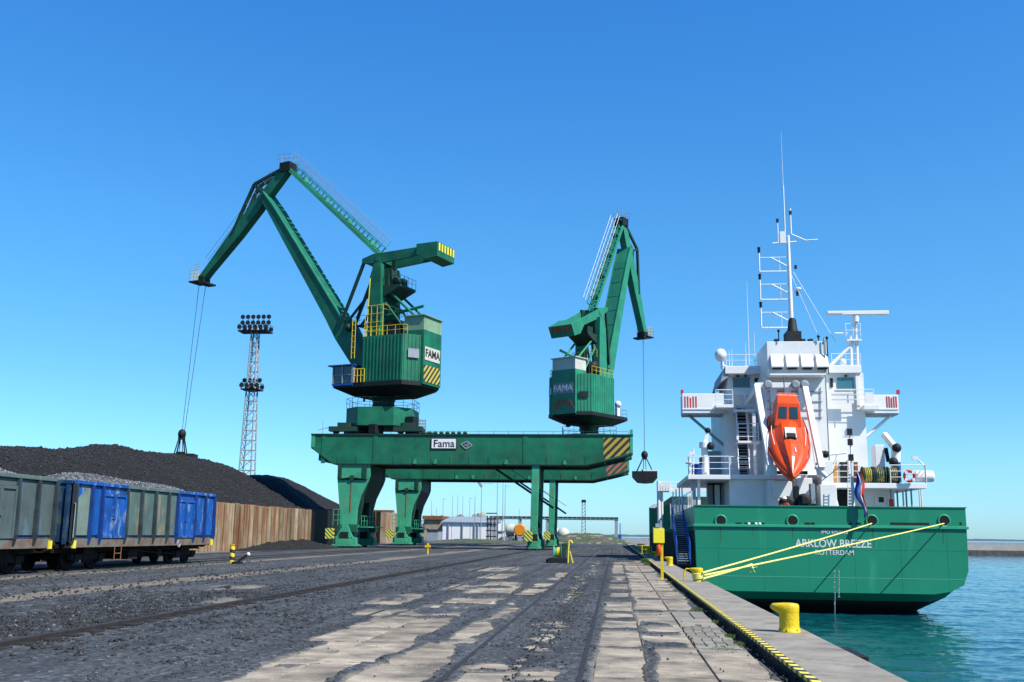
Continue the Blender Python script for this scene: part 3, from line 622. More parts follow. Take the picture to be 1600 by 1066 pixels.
        for a_, b__ in (((-.55, .12), (.1, .42)), ((.1, .42), (.62, .0)), ((.62, .0), (.0, -.35)), ((.0, -.35), (-.55, .12)), ((-.2, .05), (.3, .05)), ((.05, -.2), (.15, .25))):
            lg_.beam(c0+Vector((a_[0], 0, a_[1])), c0+Vector((b__[0], 0, b__[1])), .02, .1, up=(0, 0, 1))
        lg_.build('emblem', GALV, root)
        # floodlight rack and cable chain on the deck right of the slewing crane
        fl = MB(); 
        for k in range(6):
            for j in range(3): fl.box(-21.3+k*.27, YA+2.9, zt+1.0+j*.32, -21.12+k*.27, YA+3.1, zt+1.2+j*.32)
        fl.tube((-21.2, YA+3, zt), (-21.2, YA+3, zt+1.8), .05); fl.tube((-19.8, YA+3, zt), (-19.8, YA+3, zt+1.8), .05); fl.split('floodlight', GALV, root)
        ch = MB(); ch.box(-20.9, YA+1.6, zt+.1, -15.4, YA+2.4, zt+.22)
        for k in range(9): ch.lathe((-20.4+k*.62, YA+1.9, zt+.34), [(.12, -.2), (.16, 0), (.12, .2)], 8, axis='X')
        ch.build('roller_track', GREEND, root)
        an = MB(); an.tube((-30.2, YA+.7, zt), (-30.2, YA+.7, zt+1.5), .03); an.tube((-30.7, YA+.7, zt+.5), (-29.6, YA+.7, zt+.75), .03); an.tube((-29.9, YA+.7, zt+.8), (-29, YA+.7, zt+.6), .03); an.box(-29.1, YA+.6, zt+.4, -28.9, YA+.8, zt+.7); an.build('weather_sensor', GALV, root)
    return root
HAZY = stripes('bogie_stripes', (.62, .55, .05), (.03, .12, .06), 2.6, (1, 0, 1))
YA1, YA2 = 103.0, 131.0
g1 = gantry(YA1, 'nearer green gantry with the white name board and yellow and black striped end', True)
g2 = gantry(YA2, 'farther green gantry whose orange striped end shows below the nearer one', False)

# ================================================================== SLEWING CRANES (local frame: x towards the jib tip, y to its left, z = 0 at the girder top)
SIGNG = paint('sign_plate_dark', (.20, .26, .28), .5, .2, 2)
CABG = paint('cream_green', (.22, .36, .22), .6, .2, 1)
TOPW = paint('weathered_white', (.55, .55, .48), .6, .15, 1)
def slewing_crane(loc, rz, pose, label, tag_white, GREEN=GREEN, GREENL=GREENL):
    root = empty('slewing_crane', loc, rz, label, 'crane', 'green slewing grab cranes')
    K = dict(parent=root, local=True)
    F, J, AP, TIP, lev = [Vector(p) for p in (pose['F'], pose['J'], pose['A'], pose['T'])] + [pose['lev']]
    V = lambda s, z, y=0: Vector((s, y, z))
    crx = -rz   # carriage stays square to the girders
    # carriage (octagon) + bogies, aligned with the girder
    cr, sr = math.cos(-rz), math.sin(-rz)
    def W(x, y, z): return Vector((x*cr-y*sr, x*sr+y*cr, z))
    b = MB(); oc = [(-3.5, -1.9), (-1.9, -3.5), (1.9, -3.5), (3.5, -1.9), (3.5, 1.9), (1.9, 3.5), (-1.9, 3.5), (-3.5, 1.9)]
    b.prism([W(x, y, .9) for x, y in oc], (0, 0, 1.95)); o = b.build('carriage', GREEN, bevel=.03, **K)
    b = MB()
    for x, y in oc: pass
    b.rail([W(x, y, 2.85) for x, y in oc+[oc[0]]], 1.0, 1.3, .025, 1); b.build('railing', GREEND, parent=o, local=True)
    for sx in (-1, 1):
        for sy in (-1, 1):
            b = MB()
            c = W(sx*3.4, sy*3.0, .45)
            for k in (-1, 1):
                q = W(sx*3.4+k*.8, sy*3.0, .35); a_ = W(1, 0, 0)-W(0, 0, 0); n_ = W(0, .14, 0)
                b.tube(q-n_, q+n_, .35, 12, mi=1)
            b.beam(W(sx*3.4-1.5, sy*3.0, .55), W(sx*3.4+1.5, sy*3.0, .55), .9, .5); b.beam(W(sx*3.4-.6, sy*3.0, .95), W(sx*3.4+.6, sy*3.0, .95), .8, .5); b.beam(W(sx*3.4, sy*3.0, .9), W(sx*1.8, sy*2, 1.1), .7, .5)
            b.build('bogie', [GREEND, DARK], **K)
    b = MB(); p1 = W(4.1, -2.6, 0); b.beam(W(3.6, -2.2, .1), W(3.6, -2.2, 1.9), 1.2, .9, up=(1, 0, 0)); b.beam(W(0, -3, .1), W(0, -3, 1.0), 1.6, .8); b.split('cable_reel_box', DARK, **K)
    # slew column
    MB().lathe((0, 0, 0), [(1.7, 2.85), (1.25, 3.1), (1.15, 3.6), (1.3, 4.1), (1.75, 4.5)], 24).build('slew_column', GREEND, **K)
    # turntable
    b = MB()
    top = [(-5.7, -1.8), (-4.35, -3.5), (.8, -3.5), (4.1, -3.3), (4.1, 3.5), (-4.35, 3.5), (-5.7, 1.8)]
    bot = [(x*.62-.1, y*.6) for x, y in top]; n = len(top)
    v = [(x, y, 5.0) for x, y in top]+[(x, y, 4.2) for x, y in bot]
    b.add(v, [(k, n+k, n+(k+1) % n, (k+1) % n) for k in range(n)]+[tuple(range(n)), tuple(range(n, 2*n))[::-1]])
    b.prism([(x, y, 5.0) for x, y in top], (0, 0, .45))
    b.tube((1.0, 2.2, 3.6), (1.0, 2.2, 4.6), .12); b.tube((-2.6, 1.6, 3.9), (-2.6, 1.6, 4.6), .3)
    b.build('turntable', DARK, **K)
    # machinery house
    hz0, hz1 = 5.46, 10.3
    plan = [(.7, -3.42), (-4.3, -3.42), (-5.55, -1.8), (-5.55, 1.8), (-4.3, 3.42), (.7, 3.42)]
    b = MB().prism([(x, y, hz0) for x, y in plan][::-1], (0, 0, hz1-hz0)); ho = b.build('machinery_house', GREEN, **K)
    rb = MB()   # vertical ribs of the cladding
    for (a, c) in zip(plan, plan[1:]):
        a, c = Vector((*a, 0)), Vector((*c, 0)); d = (c-a); L = d.length; d.normalize(); nn = Vector((d.y, -d.x, 0))
        if nn.dot(Vector(((a.x+c.x)/2+2.4, (a.y+c.y)/2, 0))) < 0: nn = -nn
        k = .15
        while k < L-.05:
            p_ = a+d*k+nn*.02; rb.beam(p_+Vector((0, 0, hz0+.1)), p_+Vector((0, 0, hz1-.1)), .10, .07, up=nn); k += .42
    rb.split('cladding_rib', GREEN, parent=ho, local=True)
    b = MB(); b.rail([(.7, 3.3, hz1), (-4.25, 3.3, hz1), (-4.5, 2.9, hz1)], 1.0, 1.0, .028, 1); b.rail([(.7, -3.3, hz1), (-4.25, -3.3, hz1)], 1.0, 1.0, .028, 1); b.build('railing', YEL, parent=ho, local=True)
    # tall end box
    b = MB().prism([(-5.85, -1.85, 5.2), (-5.85, 1.85, 5.2), (-3.4, 1.85, 5.2), (-3.4, -1.85, 5.2)], (0, 0, 5.7)); eo = b.build('end_house', GREEN, **K)
    b = MB().prism([(-5.80, -1.8, 10.9), (-5.80, 1.8, 10.9), (-3.4, 1.8, 10.9), (-3.4, -1.8, 10.9)], (0, 0, 1.5)); b.prism([(-6.0, -2, 12.4), (-6.0, 2, 12.4), (-3.3, 2, 12.4), (-3.3, -2, 12.4)], (0, 0, .1)); b.build('roof_cabin', CABG if tag_white else TOPW, parent=eo, local=True)
    sb = MB().box(-5.91, -1.5, 7.75, -5.87, 1.6, 9.15).build('sign_board', TOPW if tag_white else SIGNG, parent=eo, local=True)
    text.local = True
    rq = Euler((math.pi/2, 0, -math.pi/2)).to_quaternion()
    text('lettering', 'FAMA', 1.15, (-5.93, .05, 8.45), rq, DARK if tag_white else WHITE2, sb, .008, bold=.02)
    st = MB()
    if tag_white:
        st.prism([(-5.90, -1.6, 5.45), (-5.90, 1.7, 5.45), (-5.90, 1.7, 7.2), (-5.90, -1.6, 7.2)], (.02, 0, 0)); st.build('hazard_panel', HAZE, parent=eo, local=True)
    else:
        for k in range(4):
            z0 = 5.7+.0; y0 = .35+k*.38
            for sg in (-1, 1):
                st.prism([(-5.86, sg*(k*.30+.01), 6.95), (-5.86, sg*(k*.30+.16), 6.95), (-5.86, sg*(k*.30+.16+.6), 5.85), (-5.86, sg*(k*.30+.61), 5.85)][::sg], (-.03, 0, 0))
        st.split('chevron_stripe', HAZO, parent=eo, local=True)
    # small sign and louvre on the chamfer and the side
    cm = Vector((-4.93, 2.61, 7.9)); rot = Euler((math.pi/2, 0, math.pi+math.atan2(1.62, -1.25)-math.pi)).to_quaternion()
    for sg in (1, -1):
        b = MB(); p0 = Vector((-4.75, sg*2.95, 8.3 if sg > 0 else 7.6)); d = Vector((-1.25, -sg*1.62, 0)).normalized(); nn = Vector((d.y*sg, -d.x*sg, 0))
        b.beam(p0-d*.1+nn*.1, p0+d*1.1+nn*.1, .06, .75 if sg < 0 else .95); b.build('plate' if sg > 0 else 'louvre', GREYP if sg > 0 else DARK, parent=ho, local=True)
    # pylon
    for sy in (-1.55, 1.55):
        b = MB(); b.beam((.35, sy, 5.2), (.35, sy, 16.0), .9, 2.0, up=(1, 0, 0), w2=.85, h2=1.55)
        b.prism([(-.42, sy-.42, 16.0), (1.12, sy-.42, 16.0), (1.05, sy-.42, 17.2), (.6, sy-.42, 18.6), (-.3, sy-.42, 18.6)][::-1], (0, .84, 0))
        b.build('pylon_leg', GREEN, bevel=.03, **K)
    b = MB(); b.box(-.4, -1.2, 16.2, 1.0, 1.2, 18.3); b.box(-.3, -1.3, 18.3, 1.2, -1.0, 19.9); b.box(-.3, 1.0, 18.3, 1.2, 1.3, 19.9); b.build('pylon_head', GREEND, **K)
    b = MB(); b.box(-2.6, -1.6, 15.9, -.4, 1.6, 16.15); b.prism([(-2.6, -1.6, 15.9), (-.5, -1.6, 15.9), (-.5, -1.6, 14.9)], (0, 3.2, 0)); b.rail([(-.5, 1.6, 16.15), (-2.6, 1.6, 16.15), (-2.6, -1.6, 16.15)], 1.0, .9, .025, 1); b.sphere((-1.3, .3, 16.8), .5); b.box(-1.9, -1.0, 16.15, -.6, -.1, 17.2); b.box(-.9, .5, 16.15, -.4, 1.3, 18.2); b.build('head_platform', GREEND, **K)
    b = MB()
    for sy in (-1.3, 1.3):
        b.tube((-.5, sy, 16.0), (-4.5, sy*.9, 12.4), .14); b.tube((-.5, sy, 14.5), (-4.0, sy*1.3, 10.4), .11)
    b.tube((-.6, 1.0, 12.9), (-5.2, 1.0, 13.6), .17); b.split('back_stay', GREEN, **K)
    b = MB()
    b.tube((1.35, 1.95, 5.5), (1.0, 1.95, 17.0), .07, mi=1); b.tube((1.35, 1.5, 5.5), (1.0, 1.5, 17.0), .04, mi=1)
    for z in np.arange(6, 17, .35): b.tube((1.33-.03*(z-6), 1.5, z), (1.33-.03*(z-6), 1.95, z), .02, 4, mi=1)
    b.build('ladder', [GREEN, YEL2], **K)
    b = MB(); b.rail([(1.4, 2.0, 10.3), (-.9, 2.1, 10.3)], 3.6, .75, .035, 3); b.rail([(-.9, 2.1, 13.0), (-1.3, -2.1, 13.0)], 1.0, 1.0, .03, 1); b.box(-1.6, -1.2, 10.3, .9, 2.2, 10.45); b.rail([(1.9, 3.6, 8.0), (1.5, 3.6, 8.0)], 4.2, .3, .04, 6); b.build('access_cage', YEL, **K)
    b = MB(); b.box(-2.2, -1.4, 10.3, .2, 1.0, 12.4); b.lathe((-1.0, -1.9, 11.6), [(.2, 0), (.9, .02), (.9, 1.0), (.2, 1.02)], 18, axis='Y'); b.box(-2.9, .2, 10.3, -1.9, 2, 11.6); b.build('hoist_winch', DARK, **K)
    # boom
    fu = (J-F); FL = fu.length; fu.normalize(); fn = Vector((-fu.y, fu.x))   # fn points back/up
    FA = Vector((2.3, 6.5)); JA = Vector((16.3, 28.2)); au = (JA-FA).normalized(); an_ = Vector((-au.y, au.x)); sc = FL/(JA-FA).length
    def bm(p):
        d = Vector(p)-FA; return F + fu*(d.dot(au)*sc) + fn*d.dot(an_)
    lo = [(16.7, 28.3), (15.75, 26.9), (7.0, 13.0), (5.7, 10.7), (3.5, 7.7), (3.0, 6.1)]
    hi = [(1.5, 6.1), (1.75, 7.9), (3.2, 10.95), (4.2, 12.7), (4.8, 12.9), (14.3, 26.6), (15.9, 28.6)]
    poly = [bm(p) for p in lo+hi]
    b = MB().prism([V(p.x, p.y, -1.0) for p in poly], (0, 2.0, 0)); bo = b.build('boom', GREEN, bevel=.03, **K)
    b = MB()
    for a, c in zip(hi[4:6], hi[5:7]):
        a, c = bm(a), bm(c)
        for sy in (-1.05, 1.05): b.beam(V(a.x, a.y, sy), V(c.x, c.y, sy), .12, .16)
    h0, h1 = bm(hi[4]), bm(hi[5])
    for k in range(7):
        q = h0.lerp(h1, (k+.5)/7); b.beam(V(q.x, q.y, -.95), V(q.x, q.y, .95), .06, .05)
    b.build('flange', GREENL, parent=bo, local=True)
    # jib (beak)
    bu = (TIP-AP); BL = bu.length; bu.normalize(); bn = Vector((-bu.y, bu.x));
    if bn.x < 0: bn = -bn
    def bk(d, o): return AP + bu*d + bn*o
    prof = [(-.3, .45), (.8, .55), (4.4, .62), (6, .72), (10, .72), (15.8, .42), (BL, .40)]
    poly = [bk(d, t) for d, t in prof]+[bk(d, -t) for d, t in prof[::-1]]
    b = MB().prism([V(p.x, p.y, -.5) for p in poly], (0, 1.0, 0)); jo = b.build('jib', GREEN, **K)
    kk = bk(4.3, 2.25)
    b = MB()
    for sy in (-.42, .42):
        for d in (.6, 4.4, 10.6): q = bk(d, .3); b.beam(V(kk.x, kk.y, sy), V(q.x, q.y, sy), .3, .34)
    b.build('jib_brace', GREEND, parent=jo, local=True)
    b = MB()
    q0, q1 = bk(1.5, .9), bk(15, .75)
    b.tube(V(q0.x, q0.y, .5), V(q1.x, q1.y, .5), .025, 5); b.tube(V(q0.x+.5, q0.y+.2, .5), V(q1.x+.4, q1.y+.4, .5), .025, 5)
    for k in range(9):
        q = q0.lerp(q1, k/8); b.tube(V(q.x, q.y, .5), V(q.x+.45, q.y+.3, .5), .02, 4)
    b.build('handrail', GALV, parent=jo, local=True)
    # apex sheaves + railing
    b = MB()
    for sy in (-.35, 0, .35): b.lathe((AP.x, sy, AP.y+.1), [(.35, -.08), (.62, -.06), (.62, .06), (.35, .08)], 16, axis='Y')
    b.box(AP.x-.7, -.7, AP.y-.6, AP.x+.8, .7, AP.y+.5); b.build('sheave_block', DARK, **K)
    b = MB(); a_ = V(AP.x-.9, AP.y+.4, .7); b.rail([a_, V(AP.x+1.1, AP.y+.5, .7), V(AP.x+1.1, AP.y+.5, -.7), V(AP.x-.9, AP.y+.4, -.7)], 1.0, .6, .022, 1); b.tube(V(AP.x-.6, AP.y+.4), V(AP.x-1.0, AP.y+2.2), .04, 5); b.build('apex_railing', GALV, **K)
    # tip head
    b = MB()
    for sy in (-.3, .3): b.lathe((TIP.x-.1, sy, TIP.y-.1), [(.3, -.08), (.55, -.06), (.55, .06), (.3, .08)], 16, axis='Y')
    b.box(TIP.x-1.3, -.9, TIP.y-.75, TIP.x-.1, .9, TIP.y-.55); b.box(TIP.x-.2, -1.0, TIP.y-.45, TIP.x+1.3, 1.0, TIP.y-.28); b.box(TIP.x-.6, -.6, TIP.y-.6, TIP.x+.3, .6, TIP.y+.3); b.build('tip_head', DARK, **K)
    b = MB(); b.rail([V(TIP.x-.1, TIP.y-.28, .95), V(TIP.x+1.3, TIP.y-.28, .95), V(TIP.x+1.3, TIP.y-.28, -.95), V(TIP.x-.1, TIP.y-.28, -.95)], 1.3, .5, .028, 2); b.build('tip_railing', YEL, **K)
    b = MB(); b.rail([V(TIP.x+.2, TIP.y+.9, .4), V(TIP.x+1.1, TIP.y+.9, .4)], 1.0, .3, .02, 2); b.build('floodlight', GALV, **K)
    # tie: two chords with treads and a handrail
    P0 = Vector((.6, 19.7)); du = (AP-P0); TL = du.length; du.normalize(); dn = Vector((-du.y, du.x))
    b = MB(); b2 = MB()
    for sy in (-.5, .5):
        a_, c = P0, AP; b.beam(V(a_.x, a_.y, sy), V(c.x, c.y, sy), .18, .42, up=(dn.x, 0, dn.y))
    nst = 26
    for k in range(nst):
        q = P0+du*(TL*(k+.5)/nst); b.beam(V(q.x, q.y, -.5), V(q.x, q.y, .5), .5, .05, up=(dn.x, 0, dn.y))
    for o_ in (.85,):
        for sy in (-.5, .5): b.beam(V((P0+dn*o_+du*.8).x, (P0+dn*o_+du*.8).y, sy), V((AP+dn*o_-du*1.2).x, (AP+dn*o_-du*1.2).y, sy), .07, .08)
    for k in range(nst//2):
        q = P0+du*(TL*(k*2+1.5)/nst); r_ = q+dn*.85; q2 = q+du*.9
        for sy in (-.5, .5): b.beam(V(q.x, q.y, sy), V(r_.x, r_.y, sy), .07, .14)
        if k % 3 == 1: b.beam(V(q.x, q.y, -.5)+V(0, .25), V(q.x, q.y, .5)+V(0, .25), .5, .4)
    to = b.build('tie_beam', GREENL, **K)
    for sy in (-.55, .55):
        for o_ in (1.35, 1.9): b2.tube(V((P0+dn*o_+du).x, (P0+dn*o_+du).y, sy), V((AP+dn*o_-du*.2).x, (AP+dn*o_-du*.2).y, sy), .03, 5)
        for k in range(14):
            q = P0+du*(1+(TL-1.2)*k/13); r_ = q+dn*1.9; b2.tube(V(q.x, q.y, sy), V(r_.x, r_.y, sy), .022, 4)
    b2.build('handrail', GALV, parent=to, local=True)
    # counterweight lever
    c_, s_ = math.cos(lev), math.sin(lev); PV = Vector((.5, 19.3))
    def lv(x, z, y=0): return Vector((PV.x+x*c_-z*s_, y, PV.y+x*s_+z*c_))
    b = MB()
    for sy in (-1.45, 1.15):
        b.prism([lv(2.0, -.35, sy), lv(2.0, .15, sy), lv(.6, .55, sy), lv(-6.2, .75, sy), lv(-6.2, -.1, sy), lv(-.5, -.55, sy)][::-1], (0, .3, 0))
    b.box(PV.x-.25, -1.5, PV.y-.25, PV.x+.25, 1.5, PV.y+.25); q = lv(-3, .3)
    b.beam(lv(1.8, -.1, -1.3), lv(1.8, -.1, 1.3), .3, .3); lo_ = b.build('lever_arm', GREEN, **K)
    b = MB(); b.prism([lv(-5.1, -.2, -1.85), lv(-5.1, .95, -1.85), lv(-7.7, .95, -1.85), lv(-7.7, -.65, -1.85), lv(-6.3, -.85, -1.85)], (0, 3.7, 0)); wo = b.build('counterweight', GREEN, bevel=.04, **K)
    b = MB(); 
    for k in range(6):
        y = -1.68+k*.60; b.prism([lv(-7.72, .0, y), lv(-7.72, .85, y), lv(-7.72, .85, y+.3), lv(-7.72, .0, y+.3)], (-.03*c_, 0, -.03*s_))
    b.split('warning_stripe', YEL2 if tag_white else HAZO, parent=wo, local=True)
    rod = bm((4.7, 12.4)); f_ = lv(1.8, -.1)
    b = MB()
    for sy in (-1.25, 1.25):
        b.beam(V(f_.x, f_.z, sy), V(rod.x, rod.y, sy), .26, .3)
        q = bm((4.0, 12.3)); b.beam(V(1.0, 16.0, sy), V(q.x, q.y, sy), .2, .24)
    b.split('push_rod', GREEND, **K)
    b = MB(); b.rail([V(.9, 12.2, 1.5), V(3.2, 12.0, 1.5)], 1.0, .8, .025, 1); b.box(.9, -1.3, 12.0, 3.0, 1.4, 12.12); b.sphere((4.1, 1.1, 12.0), .45); b.build('link_platform', GREEND, **K)
    # operator's cab
    cb = MB(); cb.box(1.6, 1.9, 5.45, 1.75, 3.6, 7.3); cb.box(1.6, 1.9, 5.45, 4.2, 2.0, 7.3); cb.box(1.4, 1.7, 7.3, 4.7, 3.8, 7.42, 1); cb.box(1.6, 1.9, 5.2, 4.2, 3.6, 5.45, 1)
    for x, y in ((4.1, 3.5), (4.1, 2), (2.9, 3.5), (1.7, 3.5)): cb.box(x, y, 5.4, x+.1, y+.1, 7.3)
    cb.box(1.7, 3.5, 6.3, 4.2, 3.58, 6.38); co = cb.build('operator_cab', [GALV, BLUEN], **K)
    MB().box(1.76, 2.05, 5.5, 4.12, 3.48, 7.25).build('window', GLASS, parent=co, local=True)
    b = MB(); b.rail([(1.5, 3.55, 5.45), (.2, 3.55, 5.45)], 1.4, .5, .05, 1); b.build('cab_gate', YEL, parent=co, local=True)
    b = MB(); b.rail([(4.1, -3.2, 5.45), (4.1, 1.8, 5.45)], 1.0, 1.0, .025, 1); b.rail([(4.1, -3.2, 5.45), (.9, -3.3, 5.45)], 1.0, 1.0, .025, 1); b.build('walkway_railing', GALV, **K)
    b = MB(); b.sphere((1.8, -3.3, 7.0), .45, 12); b.box(1.5, -3.4, 5.45, 2.1, -3.0, 7.2); b.build('lamp_box', WHITE2, **K)
    # hoist ropes
    b = MB(); gz = pose['gz']
    for sy, dx in ((-.2, -.35), (.2, .35)): b.tube(V(TIP.x+dx, TIP.y-.4, sy), V(TIP.x+dx*.3+pose.get('sw', 0), gz, sy*.4), .035, 5)
    b.split('hoist_rope', CABLE, **K)
    text.local = False
    return root
HAZE = stripes('hazard_stripes_end', (.45, .35, .04), (.02, .03, .02), 1.35, (0, 1, 1))
HAZO = paint('faded_orange', (.42, .12, .05), .6, .3, 2)
azA = math.radians(-70); azB = math.radians(33)
dA = Vector((math.sin(azA), math.cos(azA), 0)); dB = Vector((math.sin(azB), math.cos(azB), 0))
posA = Vector((-24.55, YA1+3.7, 11.5)); posB = Vector((-3.33, YA2+3.7, 11.5))
TA = (26.4, 19.8); TB = (13.7, 18.6)
PALEG = paint('pale_crane_green', (.025, .24, .14), .5, .25, .6, col2=(.10, .20, .13), c2amt=(.6, .8), c2scale=.8, streak=(2.5, 2.5, .35))  # paler green for the farther crane
slewing_crane(posA, math.pi/2-azA, dict(F=(2.3, 6.5), J=(17.5, 28.9), A=(14.4, 32.2), T=TA, lev=0.0, gz=1.2, sw=1.4), 'green slewing crane on the nearer gantry, jib reaching left over the coal', True)
slewing_crane(posB, math.pi/2-azB, dict(F=(2.3, 6.5), J=(9.35, 30.2), A=(8.1, 34.1), T=TB, lev=math.radians(28), gz=1.4), 'green slewing crane on the farther gantry, steep boom reaching right over the ship', False, PALEG, PALEG)

# ------------------------------------------------------------------ grabs
def grab(loc, rz, label, closed):
    root = empty('coal_grab', loc, rz, label, 'grab', 'grab buckets on the crane ropes'); K = dict(parent=root, local=True)
    b = MB(); b.sphere((0, 0, -.1), .48, 12, sz=1.2); b.box(-.35, -.3, -.75, .35, .3, -.2); b.build('upper_block', DARK, **K)
    b = MB()
    for sx in (-1, 1):
        for sy in (-.5, .5): b.beam((sx*.25, sy*.5, -.6), (sx*(.62 if closed else 1.15), sy, -2.5), .1, .12)
        b.tube((sx*.12, 0, -.7), (sx*.2, 0, -2.4), .05, 5)
    b.box(-.45, -.4, -2.6, .45, .4, -2.2); b.build('arm', DARK, **K)
    for sx in (-1, 1):
        b = MB()
        b.prism([(0, -1.15, -2.45), (sx*1.75, -1.15, -2.45), (sx*1.75, -1.15, -3.3), (sx*1.1, -1.15, -4.0), (sx*.02, -1.15, -4.1)][::sx], (0, 2.3, 0)); b.build('bucket_shell', [DARK], **K)
    if not closed: MB().box(-.2, -1.17, -2.44, 1.75, 1.17, -2.25).build('bucket_rim', GREYP if closed else WHITE2, **K)
    return root
ga = posA+dA*TA[0]; gb = posB+dB*TB[0]
grab((ga.x-1.4, ga.y+.4, 12.8), .15, 'dark coal grab on the left crane ropes just above the coal heap', True)
grab((gb.x, gb.y, 12.9), -.05, 'dark grab bucket with pale rim hanging beside the ship', False)

# ================================================================== COAL HEAPS AND THE PANEL WALL
def wall_panels(root, X, y0, y1, h, mat, thick=.25, w=1.12):
    src = []
    for k in range(3):
        b = MB(); b.box(-thick, .028, -.1, 0, w-.028, h); b.box(.001, .01, 0, .05+.02*k, .13, h-.05*k)
        o = b.build('wall_panel', mat, root, bevel=.015); o.location = (X-root.location.x, y0-root.location.y, -root.location.z); src.append([o, 0])
        # geometry given relative to world; shift back
        for v in o.data.vertices: v.co += root.location
    n = int((y1-y0)/w)
    for i in range(n):
        k = i % 3
        if src[k][1] == 0: o = src[k][0]; src[k][1] = 1
        else: o = src[k][0].copy(); C.objects.link(o)
        o.location = (X-root.location.x+random.uniform(-.02, .02), y0+i*w-root.location.y, -root.location.z+random.uniform(-.06, .04))
rw = empty('retaining_wall', (-30.3, 49, 0), label='long wall of upright rust stained concrete panels holding back the coal beside the wagons', cat='wall')
RUSTW2 = paint('rusty_wall_panels', (.31, .255, .165), .85, .4, .9, col2=(.20, .075, .03), c2amt=(.44, .64), c2scale=.5, streak=(1, 2.2, .28), bump=.3, bscale=6, coord='Object')
# object coordinates repeat per shared panel, so vary by object
def vary(m, a=.28):
    nt = m.node_tree; L = nt.links; oi = nt.nodes.new('ShaderNodeObjectInfo'); 
    for mp in [n for n in nt.nodes if n.type == 'MAPPING']:
        cx = nt.nodes.new('ShaderNodeCombineXYZ'); mu = nt.nodes.new('ShaderNodeMath'); mu.operation = 'MULTIPLY'; mu.inputs[1].default_value = 37.0
        L.new(oi.outputs['Random'], mu.inputs[0])
        for k in range(2): L.new(mu.outputs[0], cx.inputs[k])
        L.new(cx.outputs[0], mp.inputs['Location'])
    b = nt.nodes['Principled BSDF']; src = b.inputs['Base Color'].links[0].from_socket
    mr = nt.nodes.new('ShaderNodeMapRange'); mr.inputs[3].default_value = 1-a; mr.inputs[4].default_value = 1+a; L.new(oi.outputs['Random'], mr.inputs[0])
    sc = nt.nodes.new('ShaderNodeVectorMath'); sc.operation = 'SCALE'; L.new(src, sc.inputs[0]); L.new(mr.outputs[0], sc.inputs['Scale']); L.new(sc.outputs[0], b.inputs['Base Color'])
vary(RUSTW2); vary(SLAB, .2); vary(SLABG, .22)
MB().box(-30.62, 49, -.1, -30.5, 102.5, 3.6).build('backing_wall', DARK, rw)
wall_panels(rw, -30.3, 49, 102.5, 3.72, RUSTW2)
MB().box(-33.4, 106, -.1, -33.15, 138, 4.1).build('rear_wall', DARK, rw)  # dark colour paints in the shadow of crane leg and girder
MB().box(-38, 102.8, -.1, -30.4, 103.0, 3.6).build('end_wall', DARK, rw)

def heap(name, x0, x1, y0, y1, fn, mat, label, nx=160, ny=240, cat='coal heap'):
    xs = np.linspace(x0, x1, nx); ys = np.linspace(y0, y1, ny); X, Y = np.meshgrid(xs, ys)
    o = grid_mesh(name, xs, ys, fn(X, Y), mat); return tag(o, label, cat)
def smin(*a, k=1.0):
    r = a[0]
    for b in a[1:]:
        h = np.clip(.5+.5*(b-r)/k, 0, 1); r = b*(1-h)+r*h-k*h*(1-h)
    return r
KP = .891
def pileA(X, Y): return 1.55+KP*(pileA0(X/KP, Y/KP)-1.55)
def pileA0(X, Y):
    cr = np.interp(Y, [30, 55, 64, 72, 76, 80, 84, 90, 94, 98, 104, 108, 115], [6.2, 6.4, 6.8, 7.1, 7.7, 8.2, 8.5, 8.6, 8.8, 8.7, 8.7, 8.6, 8.3])
    cr = cr - .10*np.clip(-42-X, 0, 40) + .8*(fbm(X*.22, Y*.16, 3)-.5)
    w = 3.7+.74*(-34.3-X)+.35*(fbm(X*.3, Y*.3, 3)-.5); e = 3.3+.66*(115.1-Y)+.3*(fbm(X*.3+5, Y*.3, 3)-.5)
    return smin(w, cr, e, k=1.3)+.40*(fbm(X*1.3, Y*1.3, 6)-.5)+.15*np.abs(fbm(X*.25+3, Y*.35, 3)-.5)
heap('coal_heap', -85, -30.5, 27, 102.6, pileA, COAL, 'huge black coal heap behind the panel wall and the wagons', 260, 380)
def pile_lumps(fn, n, x0, x1, y0, y1, s0, s1, label):
    x = x0+(x1-x0)*rng.random(n); y = y0+(y1-y0)*rng.random(n); z = fn(x, y); k = z > .1
    x, y, z = x[k], y[k], z[k]; sz = s0*(s1/s0)**(rng.random(len(x))**2.5)
    tag(lumps('coal_lumps', np.stack([x, y, z], -1), sz, LUMP), label, 'coal lumps', kind='stuff')
pile_lumps(pileA, 26000, -46, -30.6, 44, 102, .03, .16, 'loose black lumps on the long slope of the big coal heap')
def pileB(X, Y):
    w = 4.2+.60*(-33.5-X); f = .2+.8*(Y-106.5); cr = 8.2+.6*(fbm(X*.2, Y*.2, 3)-.5)-.5*np.clip(Y-124, 0, 40)
    return smin(w, f, cr, k=1.2)+.2*(fbm(X*1.6+9, Y*1.6, 5)-.5)
heap('coal_heap', -75, -33.45, 106, 140, pileB, COAL, 'darker coal heap beyond the end of the panel wall, beside the near left crane leg', 150, 200)
def pileC(X, Y): return pileC0(X/KP, Y/KP)*KP*.62
def pileC0(X, Y):
    r = 1.5*np.exp(-((Y-108)/7)**2)*np.clip(1-np.abs(X+33)/3.0, 0, 1)+.95*np.exp(-((Y-98)/6)**2)*np.clip(1-np.abs(X+33.2)/2.4, 0, 1)
    return r*(.7+.6*fbm(X*.9, Y*.9, 3))-.05
heap('coal_heap', -30.3, -26.4, 76, 103, pileC, COAL, 'low spill of coal at the foot of the far end of the panel wall', 50, 160)

pile_lumps(pileC, 2500, -30.2, -26.5, 78, 103, .03, .14, 'loose lumps on the low spill of coal by the panel wall')

